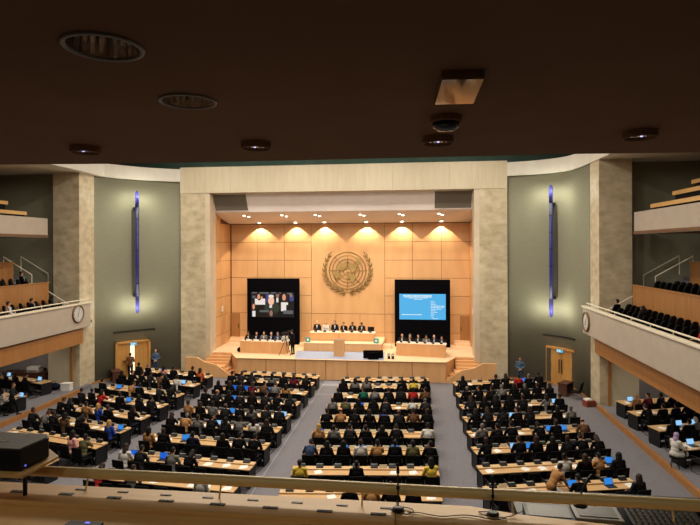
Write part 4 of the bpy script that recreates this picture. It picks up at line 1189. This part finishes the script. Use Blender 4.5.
# ================================================================= BALCONY FURNITURE
t0 = thing('theatre_seat', 'x', 'seat')
MB().box(-.25, .25, -.2, .26, .38, .48).build('cushion', M['black'], t0, bevel=.03)
prof = [(-.26, .0), (-.26, .42), (-.2, .55), (-.08, .6), (.08, .6), (.2, .55), (.26, .42), (.26, .0)]
MB().prism(prof, T(0, -.2, .36, rx=PI / 2 + R(10)), 0, .08).build('backrest', M['black'], t0, bevel=.02)
for s in (-1, 1):
    MB().box(s * .28 - .02, s * .28 + .02, -.15, .15, 0, .58).build('arm_support', M['black_plastic'], t0)
P_TS = t0
for sg, nm in ((1, 'right'), (-1, 'left')):
    for r, (off, z, y1, n) in enumerate(((15.86, 4.8, 30.7, 17), (16.5, 4.95, 30.7, 16), (17.75, 6.22, 30.2, 14), (18.7, 6.22, 30.2, 14), (20.4, 7.45, 29.8, 8))):
        if sg < 0: n = min(n, 9)
        for i in range(n):
            y = y1 - .62 * i
            dup(P_TS, (AX + sg * off, y, z), sg * R(36), 'black theatre seat on the %s balcony, %s row from the hall, %s from the stage' % (nm, ORD[r], ORD[i]), 'theatre seats on the balconies')
    rz0 = sg * PI / 2 - sg * R(25)
    # rail above the balcony front
    t = thing('handrail', 'pale metal rail above the %s balcony front' % nm, 'rail', (AX + sg * (15.22 if sg < 0 else 15.0), 32.0, 5.6), 0, 'balcony front rails')
    MB().cyl((0, 0, .17), (0, -28, .17), .035, n=10).build('rail', M['cap'], t)
    for k in range(14):
        MB().cyl((0, -.3 - 2 * k, -.02), (0, -.3 - 2 * k, .15), .018, n=8).build('post', M['cap'], t)
    for q, (o0, zz) in enumerate(((15.6, 4.5), (18.2, 6.4))):
        for y_ in (30.85, 32.35):
            t = thing('stair_rail', 'thin pale handrail on the %s side of the %s balcony stairs, %s flight' % ('near' if y_ < 31 else 'far', nm, 'lower' if q == 0 else 'upper'), 'rail', (AX + sg * o0, y_, zz), 0, 'stair rails beside the balconies')
            MB().tube([(0, 0, 0), (0, 0, .95), (sg * 1.9, 0, 2.05), (sg * 1.9, 0, 1.0)], .03, 8).build('rail', M['cap'], t)
    # clock on the balcony front
    yc = 30.75 if sg < 0 else 31.65
    t = thing('wall_clock', 'round wall clock with wooden rim on the %s balcony front end' % nm, 'clock', (AX + sg * (15.12 if sg < 0 else 14.9), yc, 4.98 if sg < 0 else 4.76), 0, 'clocks on the balcony fronts')
    t.rotation_euler = (PI / 2, 0, PI / 2 if sg < 0 else -PI / 2)
    MB().lathe([(.47, 0), (.54, 0), (.55, .06), (.53, .12), (.47, .10)], None, 32, ring=True).build('rim', M['dark_rim'], t, smooth=True)
    MB().lathe([(.001, .0), (.48, .0), (.48, .06), (.001, .06)], None, 32).build('dial', M['clock_face'], t)
    mb = MB()
    for k in range(12):
        a = 2 * PI * k / 12
        mb.box(-.012, .012, .34, .42, .06, .066, T(rz=a))
    mb.build('hour_marks', M['black_plastic'], t)
    MB().box(-.016, .016, -.05, .34, .068, .074, T(rz=R(-20))).build('minute_hand', M['black_plastic'], t)
    MB().box(-.02, .02, -.04, .23, .074, .08, T(rz=R(160))).build('hour_hand', M['black_plastic'], t)
for sg, off, y, z, top, w, hk in ((1, 15.9, 30.1, 4.8, 'black', 'person in dark suit near the stage end of the right balcony front row', 'hair'), (1, 15.9, 26.9, 4.8, 'charcoal', 'person in dark top in the middle of the right balcony front row', 'long_hair'), (1, 15.9, 21.4, 4.8, 'red', 'person in red top in the right balcony front row', 'hair'), (-1, 15.95, 28.0, 4.8, 'charcoal', 'person in dark top near the stage end of the left balcony front row', 'hair'), (-1, 15.95, 26.1, 4.8, 'white', 'person in white shirt in the left balcony front row', 'hair'), (-1, 17.75, 29.5, 6.22, 'black', 'person in black suit and white shirt behind the left balcony parapet', 'hair')):
    person('back' if top != 'white' else 'upright', (AX + sg * off, y, z + .02), sg * R(36), w, 'people on the balconies', top, 'black', hk, 'black', 1, True)

# ================================================================= GALLERY FOREGROUND
ct = thing('gallery_counter', 'long light wood counter along the gallery front in the foreground', 'counter', (0, 2.4, 7.82))
mb = MB()
mb.box(-5, -.085, -.085, .105, -.045, 0)
mb.prism([(-.083, -.06), (1.4, -.085), (4, -.10), (4, -.06), (1.4, -.055), (.94, -.01), (.62, .03), (.46, .05), (.30, .09), (.25, .105), (-.083, .105)], Matrix.Identity(4), -.04, 0)
mb.build('worktop', M['counter'], ct, bevel=.003)
i_ = MB().box(-1.50, -1.345, -.245, -.195, -.03, -.012).build('socket_plate', M['black_plastic'], ct)
MB().box(-1.42, -1.40, -.215, -.205, -.012, -.010).build('indicator', M['blue_led'], i_)
MB().box(-5, -.085, -.30, -.09, -.05, -.012, T(rx=R(4))).build('writing_ledge', M['counter'], ct, bevel=.004)
MB().box(-5, 4, .02, .08, -.5, -.05).build('front_board', M['counter'], ct)
for k, (x, y) in enumerate([(-1.91, 2.41), (-1.66, 2.41), (-1.41, 2.40), (-1.15, 2.395), (-.9, 2.39), (-.65, 2.385), (-.40, 2.38), (-.16, 2.38)]):
    i_ = MB().box(x - .035, x + .035, y - 2.4 - .010, y - 2.4 + .010, 0, .003).build('socket_plate', M['black_plastic'], ct)
    MB().box(x, x + .008, y - 2.404, y - 2.398, .003, .005).build('indicator', M['grey_plastic'], i_)
for k, (x, y) in enumerate([(-1.62, 2.462), (-1.40, 2.46), (-1.18, 2.455), (-.97, 2.452), (-.75, 2.45), (-.54, 2.448), (-.33, 2.445), (-.13, 2.44)]):
    MB().box(x - .026, x + .026, y - 2.4 - .006, y - 2.4 + .006, 0, .003).build('socket_plate', M['dark_metal'], ct)
rl = thing('gallery_rail', 'thick pale round rail above the foreground counter', 'rail', (0, 2.49, 7.82))
MB().tube([(-3.0, 0, .07), (-1, 0, .07), (1, -.02, .07), (3.0, -.06, .07)], .0245, 20).build('rail', M['rail'], rl, smooth=True)
for x in (-2.27, -1.59, -.915, -.24, .43, 1.1, 1.78):
    MB().cyl((x, -.035, 0), (x, -.01, .06), .0045, n=8).build('post', M['rail'], rl)
# projector on a shelf at the left
t = thing('projector_shelf', 'small light wood shelf held above the counter at the far left', 'shelf', (-1.95, 2.3, 7.82))
MB().prism([(-.9, -.12), (.235, -.11), (.245, .12), (.14, .2), (-.9, .2)], Matrix.Identity(4), .165, .178).build('board', M['counter'], t, bevel=.002)
MB().cyl((.10, .08, 0), (.10, .08, .166), .010, n=10).build('support', M['dark_metal'], t)
MB().cyl((-.6, .08, 0), (-.6, .08, .166), .010, n=10).build('support', M['dark_metal'], t)
t = thing('projector', 'black projector box resting on the wood shelf at the far left', 'projector', (-1.95, 2.3, 7.998))
MB().prism([(-.7, -.085), (.198, -.08), (.22, .085), (.19, .125), (-.7, .14)], Matrix.Identity(4), .006, .10).build('case', M['black_plastic'], t, bevel=.006)
MB().prism([(-.7, -.078), (.192, -.073), (.213, .08), (.184, .119), (-.7, .132)], Matrix.Identity(4), .10, .103).build('top_cover', M['cover_grey'], t)
MB().box(.02, .07, .0, .012, .103, .1045).build('label_plate', M['grey_plastic'], t)
MB().box(.10, .125, .085, .092, .103, .1045).build('label_plate', M['grey_plastic'], t)
MB().ell((.203, -.05, .02), (.004, .004, .004)).build('status_light', M['blue_led'], t)
for x, y in ((.15, -.05), (.18, .08), (-.4, -.05)):
    MB().cyl((x, y, 0), (x, y, .008), .012, n=10).build('foot', M['black_plastic'], t)
# desk microphones
def desk_mic(loc, rz, label, h, bend=0.0):
    t = thing('gooseneck_microphone', label, 'microphone', loc, rz)
    MB().lathe([(.001, 0), (.027, 0), (.027, .007), (.018, .013), (.001, .014)], None, 18).build('base', M['black_plastic'], t, smooth=False)
    MB().tube([(0, 0, .02), (0, 0, h * .5), (bend * .5, .0, h * .75), (bend, 0, h * .82)], .0038, 6).build('neck', M['black_plastic'], t)
    MB().cap((bend, 0, h * .82), (bend * 1.1, 0, h), .0075, .006).build('capsule', M['black_plastic'], t, smooth=True)
    MB().cyl((0, 0, h * .46), (0, 0, h * .54), .008, n=10).build('switch_ring', M['black_plastic'], t)
    return t
desk_mic((-.075, 2.425, 7.822), 0, 'black desk microphone standing left of centre on the foreground counter', .205)
desk_mic((.34, 2.43, 7.822), 0, 'black desk microphone standing right of centre on the foreground counter', .165)
tag(MB().tube([(.72, 2.47, 7.87), (.72, 2.47, 7.90), (.735, 2.48, 7.935), (.765, 2.5, 7.97), (.785, 2.51, 7.985)], [.0045, .0045, .0045, .006, .006], 8).cyl((.72, 2.47, 7.862), (.72, 2.47, 7.875), .03, .02).build('bent_microphone', M['black_plastic'], None, 0, True), 'black bent microphone arm rising in front of the equipment rack', 'microphone')
pts = []
for k in range(13):
    a = 2 * PI * k / 12
    pts.append((-.055 + .05 * math.cos(a + PI), 2.415 + .032 * math.sin(a + PI), 7.826))
for k in range(1, 15):
    pts.append((-.055 + .032 * k, 2.395 + .012 * math.sin(k * .9), 7.825))
tag(MB().tube(pts, .0022, 6).build('cable', M['black_plastic'], None, 0, True), 'black cable looping from the left microphone along the counter', 'cable')
pts = [(.34, 2.45, 7.826), (.28, 2.44, 7.826), (.3, 2.41, 7.826), (.38, 2.40, 7.826), (.42, 2.42, 7.826), (.47, 2.44, 7.84)]
tag(MB().tube(pts, .0022, 6).build('cable', M['black_plastic'], None, 0, True), 'short black cable curled round the right microphone', 'cable')
# equipment at the right: console on a lower deck
struct('trim_gallery_deck', MB().box(.5, 3, 2.52, 3.0, 7.6, 7.69), M['black_plastic'])
t = thing('control_monitor', 'flat black monitor panel lying behind the counter at lower right', 'monitor', (.63, 2.66, 7.69), R(-3))
MB().box(-.11, .11, -.07, .07, 0, .05).build('case', M['black_plastic'], t, bevel=.004)
MB().box(-.095, .095, -.055, .055, .05, .053).build('panel', M['dark_metal'], t)
t = thing('equipment_case', 'grey equipment case lying between the flat monitor and the mixing console', 'case', (.855, 2.665, 7.69), R(-3))
MB().box(-.11, .10, -.07, .08, 0, .055).build('case', M['grey_plastic'], t, bevel=.004)
MB().box(-.09, .08, -.05, .06, .055, .058).build('lid_panel', M['dark_metal'], t)
t = thing('mixing_console', 'dark grey mixing console with rows of knobs at the lower right corner', 'mixing console', (1.15, 2.66, 7.69), R(-2))
MB().prism([(-.14, 0), (.12, 0), (.12, .085), (-.14, .05)], m4, -.17, .2).build('case', M['dark_metal'], t, bevel=.004)
tl = T(0, 0, .068, rx=math.atan(.035 / .26))
for i in range(11):
    mb = MB()
    x = -.15 + .026 * i
    for j in range(8):
        mb.cyl(tl @ V((x, -.11 + .026 * j, 0)), tl @ V((x, -.11 + .026 * j, .009)), .005, .004, 8)
    mb.build('knob_strip', M['grey_plastic'], t)
MB().box(.14, .18, .0, .09, .002, .008, tl).build('meter', M['glass_dark'], t)

# gallery ceiling fittings
def recessed(x, y, label):
    t = thing('recessed_downlight', label, 'ceiling light', (x, y, 9.95), 0, 'large downlights in the gallery ceiling')
    MB().lathe([(.160, .0), (.185, .0), (.182, -.012), (.168, -.014), (.160, -.004)], None, 40, ring=True).build('trim_ring', M['grey_plastic'], t, smooth=True)
    n = 48; vs = []; fs = []
    for i, (r_, z) in enumerate(((.164, .0), (.158, .06), (.14, .13), (.10, .20), (.05, .23))):
        vs += [((r_ + (.004 if k % 2 else -.004)) * math.cos(2 * PI * k / n), (r_ + (.004 if k % 2 else -.004)) * math.sin(2 * PI * k / n), z) for k in range(n)]
    for i in range(4):
        fs += [(i * n + k, i * n + (k + 1) % n, (i + 1) * n + (k + 1) % n, (i + 1) * n + k) for k in range(n)]
    fs.append(tuple(range(4 * n, 5 * n)))
    MB().add(vs, fs).build('reflector', M['chrome'], t)
    for k in range(2):
        MB().lathe([(.001, .08), (.02, .085), (.024, .21), (.001, .21)], T(-.05 + .1 * k, 0, 0), 12).build('bulb', M['grey_plastic'], t, smooth=True)
recessed(-1.45, 2.39, 'large round downlight nearest in the gallery ceiling, upper left')
recessed(-1.45, 3.35, 'large round downlight below the nearest one in the gallery ceiling')
for x, y, w in ((-3.06, 4.74, 'leftmost'), (-1.42, 4.76, 'second from left'), (.21, 4.74, 'third from left, below the dome camera'), (1.86, 4.72, 'rightmost')):
    t = thing('surface_downlight', 'small round surface light near the gallery ceiling edge, %s' % w, 'ceiling light', (x, y, 9.95), 0, 'small surface lights on the gallery ceiling')
    MB().lathe([(.10, 0), (.135, 0), (.135, -.055), (.12, -.06), (.115, -.04), (.10, -.04)], None, 28, ring=True).build('housing', M['brown_ceiling'], t, smooth=False)
    MB().lathe([(.001, -.03), (.112, -.03), (.112, -.035), (.07, -.045), (.001, -.045)], None, 24).build('lens', M['chrome'], t, smooth=True)
    for k in range(3):
        MB().ell((-.05 + .05 * k, -.03, -.048), (.012, .012, .006), None, 8, 6).build('led', M['led'] if k == 1 else M['blue_dark'], t, smooth=True)
t = thing('dome_camera', 'small dark dome camera on the gallery ceiling below the mirrored box', 'camera', (.235, 4.0, 9.953))
MB().lathe([(.001, 0), (.115, 0), (.115, -.04), (.10, -.05), (.001, -.05)], None, 24).build('base', M['brown_ceiling'], t)
MB().lathe([(.10, -.05), (.095, -.08), (.06, -.105), (.001, -.112)], None, 24).build('dome', M['glass_dark'], t, smooth=True)
t = thing('mirrored_box', 'square ceiling box with a mirrored underside above the dome camera', 'ceiling fitting', (.25, 3.2, 9.95))
MB().prism([(-.1, -.26), (.13, -.24), (.13, .28), (-.12, .27)], Matrix.Identity(4), -.045, 0).build('case', M['brown_ceiling'], t)
MB().prism([(-.095, -.25), (.125, -.235), (.125, .272), (-.115, .262)], Matrix.Identity(4), -.05, -.045).build('mirror', M['mirror'], t)

# ---------------------------------------------------------------- purple stage light spilling on the right balcony parapet
spot((AX + 16.0, 22.5, 8.8), (AX + 17.0, 24.2, 6.3), 60, 40, .9, (.35, .25, 1), .1)

# world: dark interior
w = bpy.data.worlds.new('world'); SC.world = w
w.use_nodes = True
w.node_tree.nodes['Background'].inputs['Color'].default_value = (.9, .8, .65, 1)
w.node_tree.nodes['Background'].inputs['Strength'].default_value = .02

# remove the unplaced prototypes
for o in [P_CHAIR, P_CONS, P_PLATE, P_PAPER, P_LAP, P_DESK, P_ST, P_TS] + list(PROTO.values()):
    drop(o)
